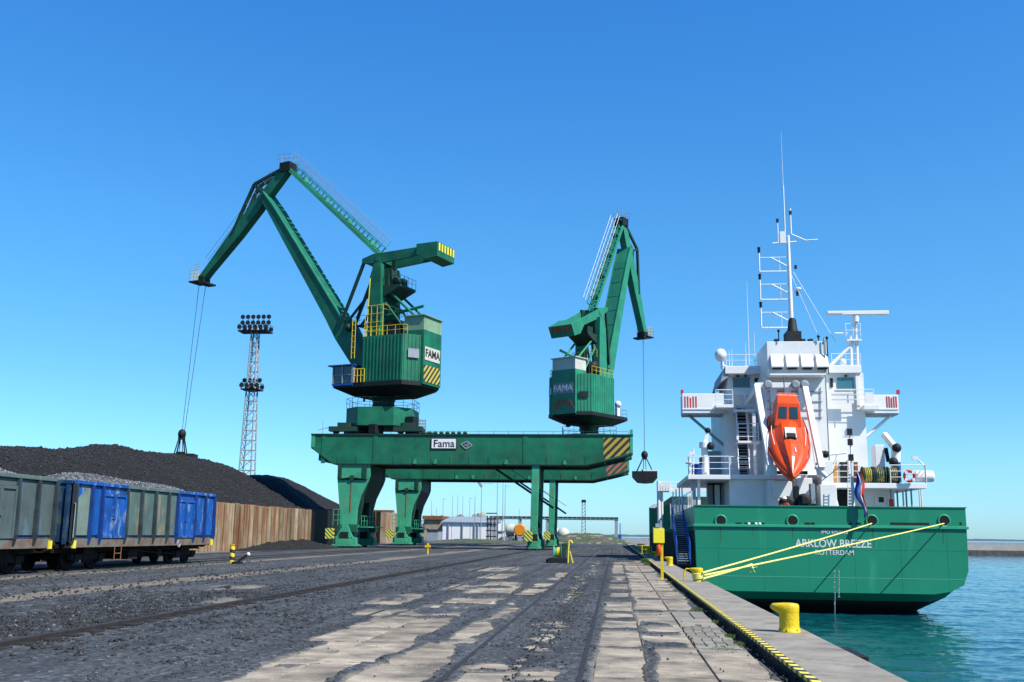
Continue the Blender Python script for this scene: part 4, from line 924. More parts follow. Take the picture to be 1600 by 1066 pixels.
# second bay wall seen between the left crane legs
bay = empty('bay_wall', (-35, 150, 0), label='dark rust brown bay wall seen between the two wide left crane legs', cat='wall')
MB().box(-36.6, 148, 0, -33.9, 149, 4.6).build('end_panel', UNDER, bay); MB().box(-33.88, 148, 0, -33.0, 170, 4.5).build('side_panel', RUSTW, bay)
for k in range(3): MB().box(-36.5+k*.9, 147.9, 0, -36.35+k*.9, 147.98, 4.6).build('post', RUSTP, bay)

# ================================================================== WAGONS
RIBB = paint('rib_shade_blue', (.005, .045, .22), .6, .4, 2); RIBG = paint('rib_shade_grey', (.035, .055, .065), .6, .5, 2)  # darker than the panels, painting in the shadows beside the ribs
def wagon(y1, cols, label, ends, top_pal):
    """open coal wagon, far end at y1; cols: list of (start, end, kind, material) measured back from the far end"""
    Lw = 13.25; y0 = y1-Lw; xc = -21.25; XN, XF = -19.75, -22.75; zb, zt = 1.0, 3.32
    root = empty('coal_wagon', (xc, y0, 0), label=label, cat='wagon', group='open coal wagons standing on the track')
    # inner shell
    b = MB(); b.box(XF, y0, zb, XN-.02, y0+.06, zt-.05); b.box(XF, y1-.06, zb, XN-.02, y1, zt-.05); b.box(XF, y0, zb, XF+.06, y1, zt-.05); b.box(XF, y0, zb, XN-.02, y1, zb+.08); b.box(XN-.1, y0, zb, XN-.02, y1, zt-.05)
    b.build('body', ends, root)
    for a, c, kind, m in cols:
        ya, yb = y1-c, y1-a
        if kind == 'p':
            MB().box(XN-.018, ya+.05, zb+.32, XN+.03, yb-.05, zt-.16).build('side_panel', m, root, bevel=.012)
        else:
            for (u, w) in ((ya+.06, (ya+yb)/2-.015), ((ya+yb)/2+.015, yb-.06)):
                d = MB().box(XN-.015, u, zb+.22, XN+.06, w, zt-.40).build('door', m, root, bevel=.01)
                f = MB(); f.box(XN+.06, u, zb+.22, XN+.11, u+.09, zt-.40); f.box(XN+.06, w-.09, zb+.22, XN+.11, w, zt-.40); f.box(XN+.06, u+.09, zt-.5, XN+.11, w-.09, zt-.40); f.box(XN+.06, u+.09, zb+.22, XN+.11, w-.09, zb+.32)
                f.build('door_frame', m, d)
            MB().box(XN-.018, ya+.05, zt-.39, XN+.03, yb-.05, zt-.16).build('side_panel', m, root)
            l = MB(); yc = (ya+yb)/2; l.tube((XN+.13, yc-.04, zb+.3), (XN+.13, yc-.04, zt-.5), .022, 6); l.box(XN+.06, yc-.12, zb+.95, XN+.17, yc+.1, zb+1.1); l.build('door_latch', m, root)
    # ribs
    edges = sorted({y1-a for a, *_ in cols} | {y1-cols[-1][1]})
    for y in edges:
        m = [c[3] for c in cols if abs((y1-c[0])-y) < .02 or abs((y1-c[1])-y) < .02][0]
        MB().prism([(XN-.01, y-.06, zb+.08), (XN+.10, y-.06, zb+.0), (XN+.19, y-.06, zb+.35), (XN+.15, y-.06, zt-.14), (XN-.01, y-.06, zt-.14)], (0, .12, 0)).build('rib', RIBB if m is BLUE else RIBG, root)
    # top rail, in two paints
    for a, c, m in top_pal:
        MB().box(XN-.06, y1-c+.001, zt-.14, XN+.12, y1-a-.001, zt).build('top_rail', m, root, bevel=.02)
    MB().box(XN-.06-2.94, y0-.05, zt-.14, XN-.063, y0+.08, zt).build('end_rail', ends, root, bevel=.02); MB().box(XN-.06-2.94, y1-.08, zt-.14, XN-.063, y1+.05, zt).build('end_rail', ends, root, bevel=.02)
    # end wall posts and handrail
    for x in (-22.6, -21.75, -20.8, -19.95):
        MB().box(x-.06, y0-.10, zb, x+.06, y0-.003, zt-.15).build('end_rib', ends, root)
    h = MB(); h.path([(XN+.05, y0-.03, 1.2), (XN+.16, y0-.10, 1.25), (XN+.16, y0-.10, 2.45), (XN+.05, y0-.03, 2.5)], .02); h.build('handrail', GALV, root)
    # sill + underframe
    MB().box(XN-.05, y0, zb-.12, XN+.07, y1, zb+.20).build('sill', WSILL, root, bevel=.01)
    b = MB(); b.box(xc-.9, y0-.05, .68, xc+.9, y1+.05, zb-.02); b.box(XF+.05, y0, .86, XN-.06, y1, zb-.005)
    b.box(xc-1.1, y0+5.2, .35, xc+1.25, y0+6.0, .75); b.tube((xc+.5, y0+6.4, .55), (xc+.5, y0+7.8, .55), .22, 12); b.box(xc-.6, y0+8.1, .4, xc+1.2, y0+8.5, .7)
    b.beam((xc+1.2, y0+3.6, .8), (xc+1.2, y1-3.6, .5), .05, .05); b.build('underframe', UNDER, root)
    for yc in (y0+2.15, y1-2.15):
        b = MB()
        for x in (xc-1.05, xc+1.05):
            b.box(x-.08, yc-1.3, .42, x+.08, yc+1.3, .62); b.prism([(x-.09, yc-.5, .60), (x-.09, yc+.5, .60), (x-.09, yc+.3, .86), (x-.09, yc-.3, .86)], (.18, 0, 0))
            for yy in (yc-.9, yc+.9): b.box(x-.13, yy-.16, .3, x+.13, yy+.16, .62)
            for k in range(3): b.lathe((x+.02, yc-.25+k*.25, .3), [(.09, 0), (.09, .3)], 8)
        b.box(xc-1, yc-.2, .45, xc+1, yc+.2, .7); bo = b.build('bogie', UNDER, root)
        for yy in (yc-.9, yc+.9):
            w = MB()
            for x in (xc-.75, xc+.75): w.lathe((x, yy, .47), [(.38, -.06), (.46, -.06), (.46, .05), (.40, .06), (.10, .02)], 22, axis='X')
            w.tube((xc-.75, yy, .47), (xc+.75, yy, .47), .08, 8); w.build('wheelset', [UNDER], bo)
    for ye, sg in ((y0, -1), (y1, 1)):
        for x in (xc-.88, xc+.88):
            b = MB(); b.tube((x, ye, .98), (x, ye+sg*.42, .98), .10, 10); b.tube((x, ye+sg*.42, .98), (x, ye+sg*.5, .98), .23, 16, mi=0); b.build('buffer', UNDER, root)
        b = MB(); b.tube((xc, ye, .95), (xc, ye+sg*.45, .8), .05, 6); b.torus((xc, ye+sg*.5, .65), .12, .03, 'X', 12, 5); b.build('coupling', UNDER, root)
        MB().box(XN+.04, ye-.08-sg*.14, .86, XN+.14, ye+.08-sg*.14, 1.14).build('corner_bracket', YEL2, root)
    b = MB()
    for y in (y1-9.9, y1-9.35): b.tube((XN+.06, y, .35), (XN+.06, y, .9), .02)
    for z in (.37, .62): b.tube((XN+.06, y1-9.9, z), (XN+.06, y1-9.35, z), .02)
    b.build('step', RUSTP, root)
    MB().torus((XN+.08, y1-3.9, .95), .14, .03, 'X', 14, 6).build('tow_hook', GALV, root)
    return root
cb = [(0, 1.15, 'p', BLUE), (1.15, 2.35, 'p', BLUE), (2.35, 4.30, 'd', BLUE), (4.30, 5.28, 'p', WGREY), (5.28, 6.6, 'p', WGREY), (6.6, 7.9, 'p', WGREY), (7.9, 9.2, 'p', WGREY), (9.2, 11.25, 'd', BLUE), (11.25, 12.05, 'p', BLUE), (12.05, 13.25, 'p', WMIX)]
cg = [(a, b_, k, WGREY2) for a, b_, k, _ in cb] if False else None
WG2 = paint('wagon_grey', (.085, .115, .115), .6, .3, 1.0, col2=(.10, .17, .22), c2amt=(.52, .64), c2scale=1.1, streak=(1, 1.6, .6))
cg = [(a, b_, k, WG2) for a, b_, k, _ in cb]
ENDB = paint('wagon_end_shaded', (.012, .05, .12), .6, .4, 1.5, col2=(.08, .12, .11), c2amt=(.5, .62), c2scale=1.4)  # darker than the sides, with the shade between wagons painted in
wagon(49.4, cb, 'blue and grey-green open coal wagon, the right one of the train', ENDB, [(0, 4.3, BLUE), (4.3, 9.2, WGREY), (9.2, 13.25, BLUE)])
wagon(34.8, cg, 'plain grey open coal wagon cut by the left edge of the photo', ENDB, [(0, 13.25, WGREY)])
LOADM = coal_material('wagon_load', .05, .45, 7, dist=.1); GLINT = paint('painted_glint_lumps', (.20, .215, .24), .5, .6, 9)  # pale specks and pale lumps paint the coal's glints
def load(yc, L, label):
    def fn(X, Y):
        d = np.minimum(np.clip((L/2-np.abs(Y-yc))/2.6, 0, 1), 1); c = np.clip((1.42-np.abs(X+21.25))/1.1, 0, 1)
        return 3.03+.66*np.sqrt(d)*(.3+.7*c)*(.75+.5*fbm(X*.5, Y*.30, 3))+.10*(fbm(X*5, Y*5, 4)-.5)
    o = heap('coal_load', -22.66, -19.84, yc-L/2, yc+L/2, fn, LOADM, label, 60, 240, 'coal load')
    y = yc-L/2+L*rng.random(2600)*.97+.1; x = -22.5+2.6*rng.random(2600)
    z = fn(x, y); s = .02+.05*rng.random(2600)**2
    k = tag(lumps('coal_lumps', np.stack([x, y, z], -1), s, GLINT), 'loose glinting lumps on the '+label, 'coal lumps', kind='stuff')
load(42.8, 13.0, 'glinting heap of coal filling the blue wagon')
load(28.2, 13.0, 'glinting heap of coal filling the grey wagon at the left edge')

# small things of the yard
b_ = empty('marker_post', (-18.73, 49.7, 0), label='short yellow and black striped post standing right of the blue wagon', cat='post')
b = MB(); b.tube((-18.73, 49.7, 0), (-18.73, 49.7, .86), .12, 14); b.build('post', stripes('post_stripes', (.65, .5, .03), (.02, .02, .02), 2.9, (.25, 0, 1)), b_, bevel=.01)
MB().tube((-18.73, 49.7, .86), (-18.73, 49.7, .89), .125, 14).build('cap', YEL, b_)
b_ = empty('switch_lever', (-17.9, 48.2, 0), label='black and white track switch lever leaning right beside the striped post', cat='switch lever')
b = MB(); b.box(-18.1, 48.0, 0, -17.7, 48.4, .12); b.beam((-17.95, 48.2, .05), (-17.45, 48.2, .42), .09, .09); b.build('lever', DARK, b_)
b = MB(); b.lathe((-17.35, 48.1, .47), [(.02, 0), (.09, .02), (.09, .06), (.02, .08)], 16, axis='Y'); b.build('disc', WHITE2, b_)
# electric winch / hydrant by the quay rails
wn = empty('capstan_winch', (-3.2, 58.5, 0), label='green and yellow cable winch on the rails in front of the right crane leg', cat='winch'); wn.scale = (.76, .8, .95)
b = MB(); b.box(-3.95, 58.2, .02, -2.5, 58.9, .30); b.box(-4.1, 58.3, .0, -3.6, 58.8, .22); b.build('base', DARK, wn, bevel=.02)
b = MB(); b.lathe((-3.55, 58.5, .62), [(.40, 0), (.40, .06), (.26, .08), (.26, .52), (.40, .54), (.40, .6)], 20, axis='X'); b.build('drum', GREENL, wn)
b = MB(); b.lathe((-3.30, 58.5, .62), [(.30, 0), (.30, .30)], 18, axis='X'); b.build('rope_coil', YEL, wn)
b = MB(); b.box(-2.9, 58.3, .3, -2.62, 58.7, .9); b.box(-2.95, 58.35, .85, -2.55, 58.65, 1.15); b.build('motor_cover', GREEND, wn, bevel=.02)
b = MB(); b.path([(-2.5, 58.4, .0), (-2.42, 58.4, 1.25), (-2.3, 58.4, 1.33), (-2.15, 58.4, 1.15)], .06); b.beam((-2.35, 58.4, .7), (-2.1, 58.4, .0), .08, .08); b.build('guard_post', YEL2, wn)
hy = empty('hydrant_post', (-15.9, 86, 0), label='small yellow hydrant post on the black yard before the far left crane leg', cat='hydrant')
p = at(668, 866, Z=0); hy.location = p
b = MB(); b.tube(p, p+Vector((0, 0, .8)), .08, 8); b.box(p.x-.2, p.y-.1, .5, p.x+.2, p.y+.1, .68); b.build('post', YEL, hy)

# ------------------------------------------------------------------ floodlight tower
def tower():
    X0, Y0 = -55.0, 150.0
    root = empty('floodlight_tower', (X0, Y0, 0), label='tall grey lattice floodlight tower with two rings of lamps behind the coal heap', cat='light tower')
    H = 32.6; b = MB(); w = lambda z: 1.15*(1-z/H)+.72
    zs = list(np.arange(0, H, 1.5))+[H]; cs = [(-1, -1), (1, -1), (1, 1), (-1, 1)]
    P = lambda c, z: (X0+c[0]*w(z)*.5*1.2, Y0+c[1]*w(z)*.5*1.2, z)
    for c in cs: b.tube(P(c, 0), P(c, H), .11, 6)
    for i, z in enumerate(zs[:-1]):
        z2 = zs[i+1]
        for k in range(4):
            c, d = cs[k], cs[(k+1) % 4]
            b.tube(P(c, z), P(d, z), .05, 4); b.tube(P(c, z), P(d, z2), .055, 4)
    b.build('lattice_mast', GALV, root)
    def ring(z, r, rows, n, pw):
        m = MB(); m.box(X0-r, Y0-pw, z, X0+r, Y0+pw, z+.18); m.rail([(X0-r, Y0-pw, z+.1), (X0+r, Y0-pw, z+.1), (X0+r, Y0+pw, z+.1), (X0-r, Y0+pw, z+.1), (X0-r, Y0-pw, z+.1)], 1.0, 1, .03, 1)
        m.build('platform', DARK, root)
        for j in range(rows):
            for i in range(n):
                x = X0-r*.88+2*r*.88*i/(n-1); zz = z+.65+j*.9
                for yy in ((-pw, pw) if j == 0 else (0,)):
                    q = MB(); q.lathe((x, Y0+yy, zz), [(.12, .25), (.2, .2), (.36, -.15), (.36, -.2)], 12, axis='Y'); q.tube((x, Y0+yy, zz-.5), (x, Y0+yy, zz), .04, 4); q.build('floodlight', DARK, root)
    ring(31.6, 2.35, 3, 6, 1.2); ring(22.6, 1.35, 2, 4, 1.2)
tower()

# ------------------------------------------------------------------ background beyond the gantries
sh = empty('long_shed', at(690, 846, Y=222), label='long white shed with a pale grey roof beyond the gantries', cat='shed')
def bxo(name, mat, parent, px0, py0, px1, py1, Y, d, **k):
    m = MB(); BX(m, px0, py0, px1, py1, Y, d); return m.build(name, mat, parent, **k)
for i in range(6):
    x0 = 691+i*14.5; bxo('wall_panel', WHITE2, sh, x0+.35, 815, x0+14.2, 846, 222, .3)
bxo('rear_wall', WHITE2, sh, 691, 815, 777.5, 846, 222.4, 12)
m_ = MB(); a_ = at(689, 815, Y=221.6); c_ = at(779, 815, Y=221.6); zt_ = at(700, 807, Y=234).z
m_.prism([(a_.x, 221.6, a_.z), (a_.x, 235, zt_), (a_.x, 235, zt_-.3), (a_.x, 221.6, a_.z-.2)][::-1], (c_.x-a_.x, 0, 0)); m_.build('roof', GREYP, sh)
for x0 in (700, 722, 741, 746): bxo('pier', GREYP, sh, x0, 816, x0+1.2, 846, 221.7, .25)
bs = empty('beige_building', at(675, 846, Y=228), label='low beige building left of the long white shed', cat='building')
bxo('wall', RUSTW, bs, 662, 812, 690, 846, 226, 10); bxo('roof', RUSTP, bs, 660, 806, 691, 812, 225.5, 11)
cn = empty('container', at(680, 848, Y=205), label='small grey container before the left end of the white shed', cat='container')
bxo('body', GREYP, cn, 667, 829, 684, 849, 205, 5); bxo('lid', DARK, cn, 666, 827.5, 685.5, 829, 204.8, 5.4)
gy = empty('rusty_gantry_post', at(600, 800, Y=225), label='distant rusty structure behind the near left crane leg', cat='structure')
bxo('frame', RUSTP, gy, 586, 800, 600, 846, 232, 3); bxo('beam', RUSTP, gy, 575, 797, 612, 800.5, 231.5, 3)
for n_, (px0, px1, h0) in enumerate(((662, 700, 799), (695, 735, 797), (728, 768, 795))):
    lab = ('beige scrap heap behind the roof at the left end of the white shed', 'beige scrap heap behind the middle of the white shed roof', 'pale scrap heap behind the right end of the white shed roof')[n_]
    a_, c_ = at(px0, 806, Y=245), at(px1, h0, Y=245)
    def fn(X, Y, a_=a_, c_=c_): return (c_.z*.84)*np.clip(1-((X-(a_.x+c_.x)/2)/((c_.x-a_.x)/2+2))**2, 0, 1)*np.clip(1-((Y-246)/7)**2, 0, 1)*(.75+.5*fbm(X*.8, Y*.8, 4))
    heap('scrap_heap', a_.x-2, c_.x+2, 238, 254, fn, paint('scrap%d' % n_, ((.42, .36, .25), (.38, .30, .20), (.48, .42, .28))[n_], .9, .5, 1.2, col2=(.10, .13, .13), c2amt=(.44, .54), c2scale=1.2), lab, 60, 50, 'scrap heap')
masts = [(673, 782, 815), (681, 795, 815), (691, 778, 812), (706, 776, 812), (714, 775, 810), (722, 778, 810), (733, 777, 815), (741, 776, 846), (751, 756, 846), (785, 757, 846), (788.5, 757, 846), (811, 797, 820), (776, 735, 846)]
for i, (px, t_, b0) in enumerate(masts):
    Yd = 236 if b0 < 840 else 196; p0 = at(px, 847, Y=Yd); p1 = at(px, t_, Y=Yd); r_ = empty('lamp_mast', (p0.x, Yd, 0), label=None, cat='mast', group='thin distant masts beyond the gantries')
    r_['label'] = {0: 'leftmost thin mast, rising behind the brown roof left of the white shed', 1: 'short thin mast over the brown roof, second from the left', 2: 'thin mast over the left corner of the white shed roof', 3: 'thin mast over the left half of the white shed roof, third roof mast', 4: 'thin mast over the middle of the white shed roof, left of the middle pair', 5: 'thin mast over the middle of the white shed roof, right of the middle pair', 6: 'thin mast behind the shed roof, next left of the armed mast', 8: 'thin distant mast with a small dark arm above the white shed', 12: 'tallest thin grey mast right of the white shed', 9: 'left one of two close grey masts by the pipe tower', 10: 'right one of two close grey masts by the pipe tower', 11: 'short thin mast above the orange tank end', 7: 'thin mast standing before the right part of the white shed'}.get(i, 'thin distant mast rising behind the white shed roof')
    m = MB(); m.tube((p0.x, Yd, 0), (p0.x, Yd, p1.z), .09 if b0 > 840 else .06, 6, r2=.05); m.build('pole', GALV, r_)
    m = MB(); 
    if i == 8: m.beam((p0.x, Yd, p1.z-.6), (p0.x-1.2, Yd, p1.z+1.2), .25, .5); m.tube((p0.x, Yd, p1.z), (p0.x+2.2, Yd, p1.z+.1), .03, 4)
    elif i % 4 == 2: m.tube((p0.x, Yd, p1.z-.3), (p0.x+.7, Yd, p1.z-.3), .04, 4)
    else: m.tube((p0.x, Yd, p1.z), (p0.x, Yd, p1.z+.4), .03, 4)
    m.build('bracket', GALV, r_)
pt = empty('pipe_tower', at(767, 845, Y=200), label='clutter of grey pipes and valves at the right end of the white shed', cat='pipework')
for k in range(7):
    px = 761+k*2.4; a_ = at(px, 846, Y=200); t_ = at(px, 806+3*(k % 3), Y=200); m = MB(); m.tube((a_.x, 200+k*.3, 0), (a_.x, 200+k*.3, t_.z), .13, 6); m.build('pipe', GREYP if k % 2 else DARK, pt)
for k in range(5):
    z = 1+k*1.1; a_ = at(759, 840, Y=199.8); m = MB(); m.box(a_.x, 199.7, z, a_.x+2.2, 199.85, z+.2); m.build('cross_pipe', DARK, pt)
wb = empty('white_block', at(780, 845, Y=205), label='small white box between the pipework and the silver tank', cat='box')
bxo('body', WHITE2, wb, 776, 831, 787, 846, 206, 3); bxo('lid', GREYP, wb, 775, 829.5, 788, 831, 205.8, 3.3)
tk = empty('storage_tank', at(800, 845, Y=200), label='silver horizontal tank left of the orange tank end', cat='tank')
a_, c_ = at(789, 828, Y=203), at(806, 828, Y=203); m = MB(); m.lathe((a_.x, 204, a_.z), [(.3, 0), (1.1, .15), (1.25, .4), (1.25, c_.x-a_.x-.3)], 20, axis='X'); m.build('shell', TOPW, tk)
m = MB(); m.box(a_.x+.3, 203.3, 0, a_.x+.7, 204.7, 1.3); m.box(c_.x-.7, 203.3, 0, c_.x-.3, 204.7, 1.3); m.split('saddle', GREYP, tk)
ot = empty('orange_tank', at(812, 845, Y=200), label='bright orange round tank end facing the yard left of the right crane leg', cat='tank')
a_ = at(812, 828.5, Y=201); m = MB(); m.lathe((a_.x, 201, a_.z), [(1.0, -.12), (1.18, -.05), (1.2, .9)], 10, axis='Y'); m.build('shell', paint('tank_orange', (.72, .25, .01), .5, .15, 2), ot)
m = MB(); m.box(a_.x-1, 201.5, 0, a_.x-.7, 203, 1.5); m.box(a_.x+.7, 201.5, 0, a_.x+1, 203, 1.5); m.split('saddle', DARK, ot)
wt = empty('white_silo', at(878, 842, Y=215), label='pale rounded silo partly behind the farther right crane leg', cat='silo')
a_ = at(880, 832, Y=215); m = MB(); m.sphere((a_.x, 216, a_.z-.3), 1.3, 16); m.sphere((a_.x-1.9, 217, a_.z+.3), .9, 12); m.box(a_.x-1, 215.5, 0, a_.x+1, 217, 1); m.build('shell', TOPW, wt)
pb = empty('pipe_bridge', at(860, 845, Y=228), label='long overhead pipe bridge crossing behind the right crane legs', cat='pipe bridge')
a_, c_ = at(765, 807, Y=228), at(966, 808, Y=228); m = MB(); m.box(a_.x, 228, a_.z-.55, c_.x, 229, a_.z-.35); m.tube((a_.x, 228.2, a_.z-.1), (c_.x, 228.2, a_.z-.1), .2, 8); m.build('pipe', DARK, pb)
m = MB()
for k in range(28):
    x = a_.x+(c_.x-a_.x)*k/28; m.box(x, 227.8, a_.z-.7, x+.1, 228.0, a_.z+.15)
m.build('truss', GREYP, pb)['kind'] = 'stuff'
for px in (812, 855, 963): q = at(px, 830, Y=228); MB().box(q.x-.35, 228.05, 0, q.x+.35, 228.9, a_.z-.56).build('leg', GREYP, pb)
lt = empty('lattice_mast', at(912, 840, Y=235), label='thin grey lattice mast rising behind the rubble mound', cat='mast')
q = at(912, 840, Y=235); t_ = at(912, 781, Y=235); m = MB()
for sx in (-.45, .45): m.tube((q.x+sx, 235, 0), (q.x+sx*.7, 235, t_.z), .10, 5); m.tube((q.x+sx, 236, 0), (q.x+sx*.7, 236, t_.z), .10, 5)
for k in range(12):
    z = t_.z*k/12; m.tube((q.x-.45, 235, z), (q.x+.45, 235, z+t_.z/12), .06, 4)
m.build('lattice', GREYP, lt); MB().box(q.x-.5, 234.8, t_.z-.6, q.x+.5, 236, t_.z).build('lamp_head', DARK, lt)
nb = empty('navigation_beacon', at(969, 842, Y=240), label='small dark beacon at the far end of the quay', cat='beacon')
q = at(969, 840, Y=240); t_ = at(969, 818, Y=240); m = MB(); m.tube((q.x, 240, 0), (q.x, 240, t_.z), .12, 6); m.box(q.x-.5, 239.8, 0, q.x+.3, 240.3, 1.8); m.build('post', BLUEN, nb)
MOUND = paint('mound_soil', (.11, .105, .085), .95, .5, .7, col2=(.05, .085, .03), c2amt=(.45, .55), c2scale=.35, bump=.8, bscale=3)
def fnm(X, Y): return 2.0*np.clip(1-((X+5.5)/9.0)**2, 0, 1)*np.clip(1-((Y-205)/16)**2, 0, 1)*(.7+.6*fbm(X*.35, Y*.35, 4))-.1+.25*(fbm(X*1.7, Y*1.7, 3)-.5)
heap('rubble_mound', -15, 3.5, 187, 224, fnm, MOUND, 'low rubble mound overgrown with green beyond the right crane legs', 90, 110, 'mound')
def fnm2(X, Y): return .7*np.clip(1-((X+25)/11)**2, 0, 1)*np.clip(1-((Y-192)/9)**2, 0, 1)*(.5+1.0*fbm(X*.5, Y*.5, 4))-.1
heap('grassy_bank', -37, -13, 182, 202, fnm2, MOUND, 'grassy bank below the white shed and the orange tank', 90, 60, 'bank')
q = MB()
for k in range(40):
    x = random.uniform(-13, 2); y = random.uniform(189, 199); s_ = random.uniform(.15, .5); z = max(0, fnm(np.array([x]), np.array([y]))[0]); q.box(x, y, z-.1, x+s_*1.6, y+s_, z+s_*.6)
tag(q.build('broken_concrete', CONCL), 'pale broken concrete pieces scattered on the rubble mound', 'rubble', kind='stuff')

# ================================================================== THE SHIP
YS = 60.0; XC = 11.94; HB = 7.45; RUBZ = 2.22; DK = 2.05
ship = empty('cargo_ship', (XC, YS, WZ), label='green hulled cargo ship with white superstructure moored stern-on at the quay', cat='ship')
# hull loft : half sections from keel centre outward, at Y
def sect(y, hb, zb, ztop, flat, bil):
    return [(0, zb), (flat, zb), (flat+(hb-flat)*.45, zb+bil*.30), (hb-.35, zb+bil), (hb-.05, zb+bil+.8), (hb, RUBZ-.02), (hb, ztop)]
secs = [(YS, sect(YS, HB, -1.42, RUBZ-.01, 5.5, .50)), (YS+.7, sect(0, HB, -1.9, RUBZ-.01, 5.3, .95)), (YS+4, sect(0, HB, -3.1, RUBZ-.01, 4.3, 2.0)), (YS+9, sect(0, HB, -4.6, RUBZ-.01, 4.5, 3.2)),
        (YS+26, sect(0, HB, -6.0, RUBZ-.01, 6.2, 1.6)), (YS+26.5, sect(0, HB, -6.0, 4.1, 6.2, 1.6)), (YS+60, sect(0, HB, -6.0, 4.7, 6.2, 1.6)), (YS+84, sect(0, HB-.1, -6.0, 5.4, 6.0, 1.6)), (YS+100, sect(0, 6.3, -6.0, 6.3, 4.0, 2.0)), (YS+112, sect(0, 3.0, -5.5, 7.2, 1.0, 3.0)), (YS+119, sect(0, .35, -2, 7.6, .05, 1))]
v = []; f = []; fm = []
for y, sc_ in secs: v += [(XC-x, y, z) for x, z in sc_[::-1]] + [(XC+x, y, z) for x, z in sc_[1:]]
W_ = 13
for i in range(len(secs)-1):
    for k in range(W_-1): f.append((i*W_+k, (i+1)*W_+k, (i+1)*W_+k+1, i*W_+k+1)); fm.append(1 if i == 0 else 0)
    f.append((i*W_, i*W_+12, (i+1)*W_+12, (i+1)*W_)); fm.append(2)
f.append(tuple(range(W_))); fm.append(1); f.append(tuple((len(secs)-1)*W_+k for k in range(W_))[::-1]); fm.append(0)
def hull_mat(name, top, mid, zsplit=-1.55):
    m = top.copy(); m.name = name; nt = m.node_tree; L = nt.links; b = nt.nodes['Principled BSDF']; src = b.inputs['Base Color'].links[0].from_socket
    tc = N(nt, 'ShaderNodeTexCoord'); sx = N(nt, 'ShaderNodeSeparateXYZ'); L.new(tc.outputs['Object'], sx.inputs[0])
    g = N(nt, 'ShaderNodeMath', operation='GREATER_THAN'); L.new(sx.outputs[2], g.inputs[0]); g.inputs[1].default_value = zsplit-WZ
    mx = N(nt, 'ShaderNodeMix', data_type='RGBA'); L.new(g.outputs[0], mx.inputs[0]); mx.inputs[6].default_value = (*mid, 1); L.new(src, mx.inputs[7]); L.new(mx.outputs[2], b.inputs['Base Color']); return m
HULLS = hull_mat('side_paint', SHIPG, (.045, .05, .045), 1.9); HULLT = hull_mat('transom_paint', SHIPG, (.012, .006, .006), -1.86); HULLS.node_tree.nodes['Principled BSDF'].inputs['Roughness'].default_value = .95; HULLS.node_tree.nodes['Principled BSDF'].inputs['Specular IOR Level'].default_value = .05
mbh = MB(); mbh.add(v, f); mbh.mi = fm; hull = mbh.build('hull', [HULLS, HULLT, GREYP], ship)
# rubbing strake and plate seams
b = MB(); b.box(XC-HB-.09, YS-.10, RUBZ-.10, XC+HB+.09, YS-.002, RUBZ+.05); b.box(XC-HB-.09, YS, RUBZ-.10, XC-HB-.002, YS+26, RUBZ+.05); b.box(XC+HB+.002, YS, RUBZ-.10, XC+HB+.09, YS+26, RUBZ+.05); b.build('rubbing_strake', paint('strake_green', (.03, .34, .19), .4, .1, 1), ship, bevel=.015)
b = MB(); b.box(XC-HB+.3, YS-.008, -.62, XC+HB-.08, YS-.001, -.59); b.build('plate_seam', paint('seam_pale', (.10, .40, .27), .5, .1, 1), ship)
for k in range(6):
    xk = XC-HB+1.3+k*2.5; b = MB(); b.box(xk-.012, YS-.007, -1.35, xk+.012, YS-.001, RUBZ-.12); b.build('weld_seam', SHIPG, ship)
b = MB(); b.box(XC-HB+.1, YS-.007, .93, XC+HB-.1, YS-.001, .955); b.build('weld_seam', SHIPG, ship)
STREAK = paint('rust_streak', (.05, .13, .07), .7, .5, 3)
for px, w_, l_ in ((1126, .05, .9), (1238, .04, .6), (1364, .06, 1.1), (1473, .05, .8), (1176, .03, .5), (1420, .03, .6)):
    p_ = at(px, 824, Y=YS); b = MB(); b.prism([(p_.x-w_, YS-.006, RUBZ-.11), (p_.x+w_, YS-.006, RUBZ-.11), (p_.x+w_*.15, YS-.006, RUBZ-.11-l_), (p_.x-w_*.15, YS-.006, RUBZ-.11-l_)], (0, .005, 0)); b.build('rust_streak', STREAK, ship)
# knuckle plate : the slightly set back lower strip of the transom
b = MB(); b.prism([(XC-5.6, YS-.012, -1.26), (XC-6.6, YS-.012, -1.0), (XC+6.6, YS-.012, -1.0), (XC+5.6, YS-.012, -1.26)], (0, .01, 0))
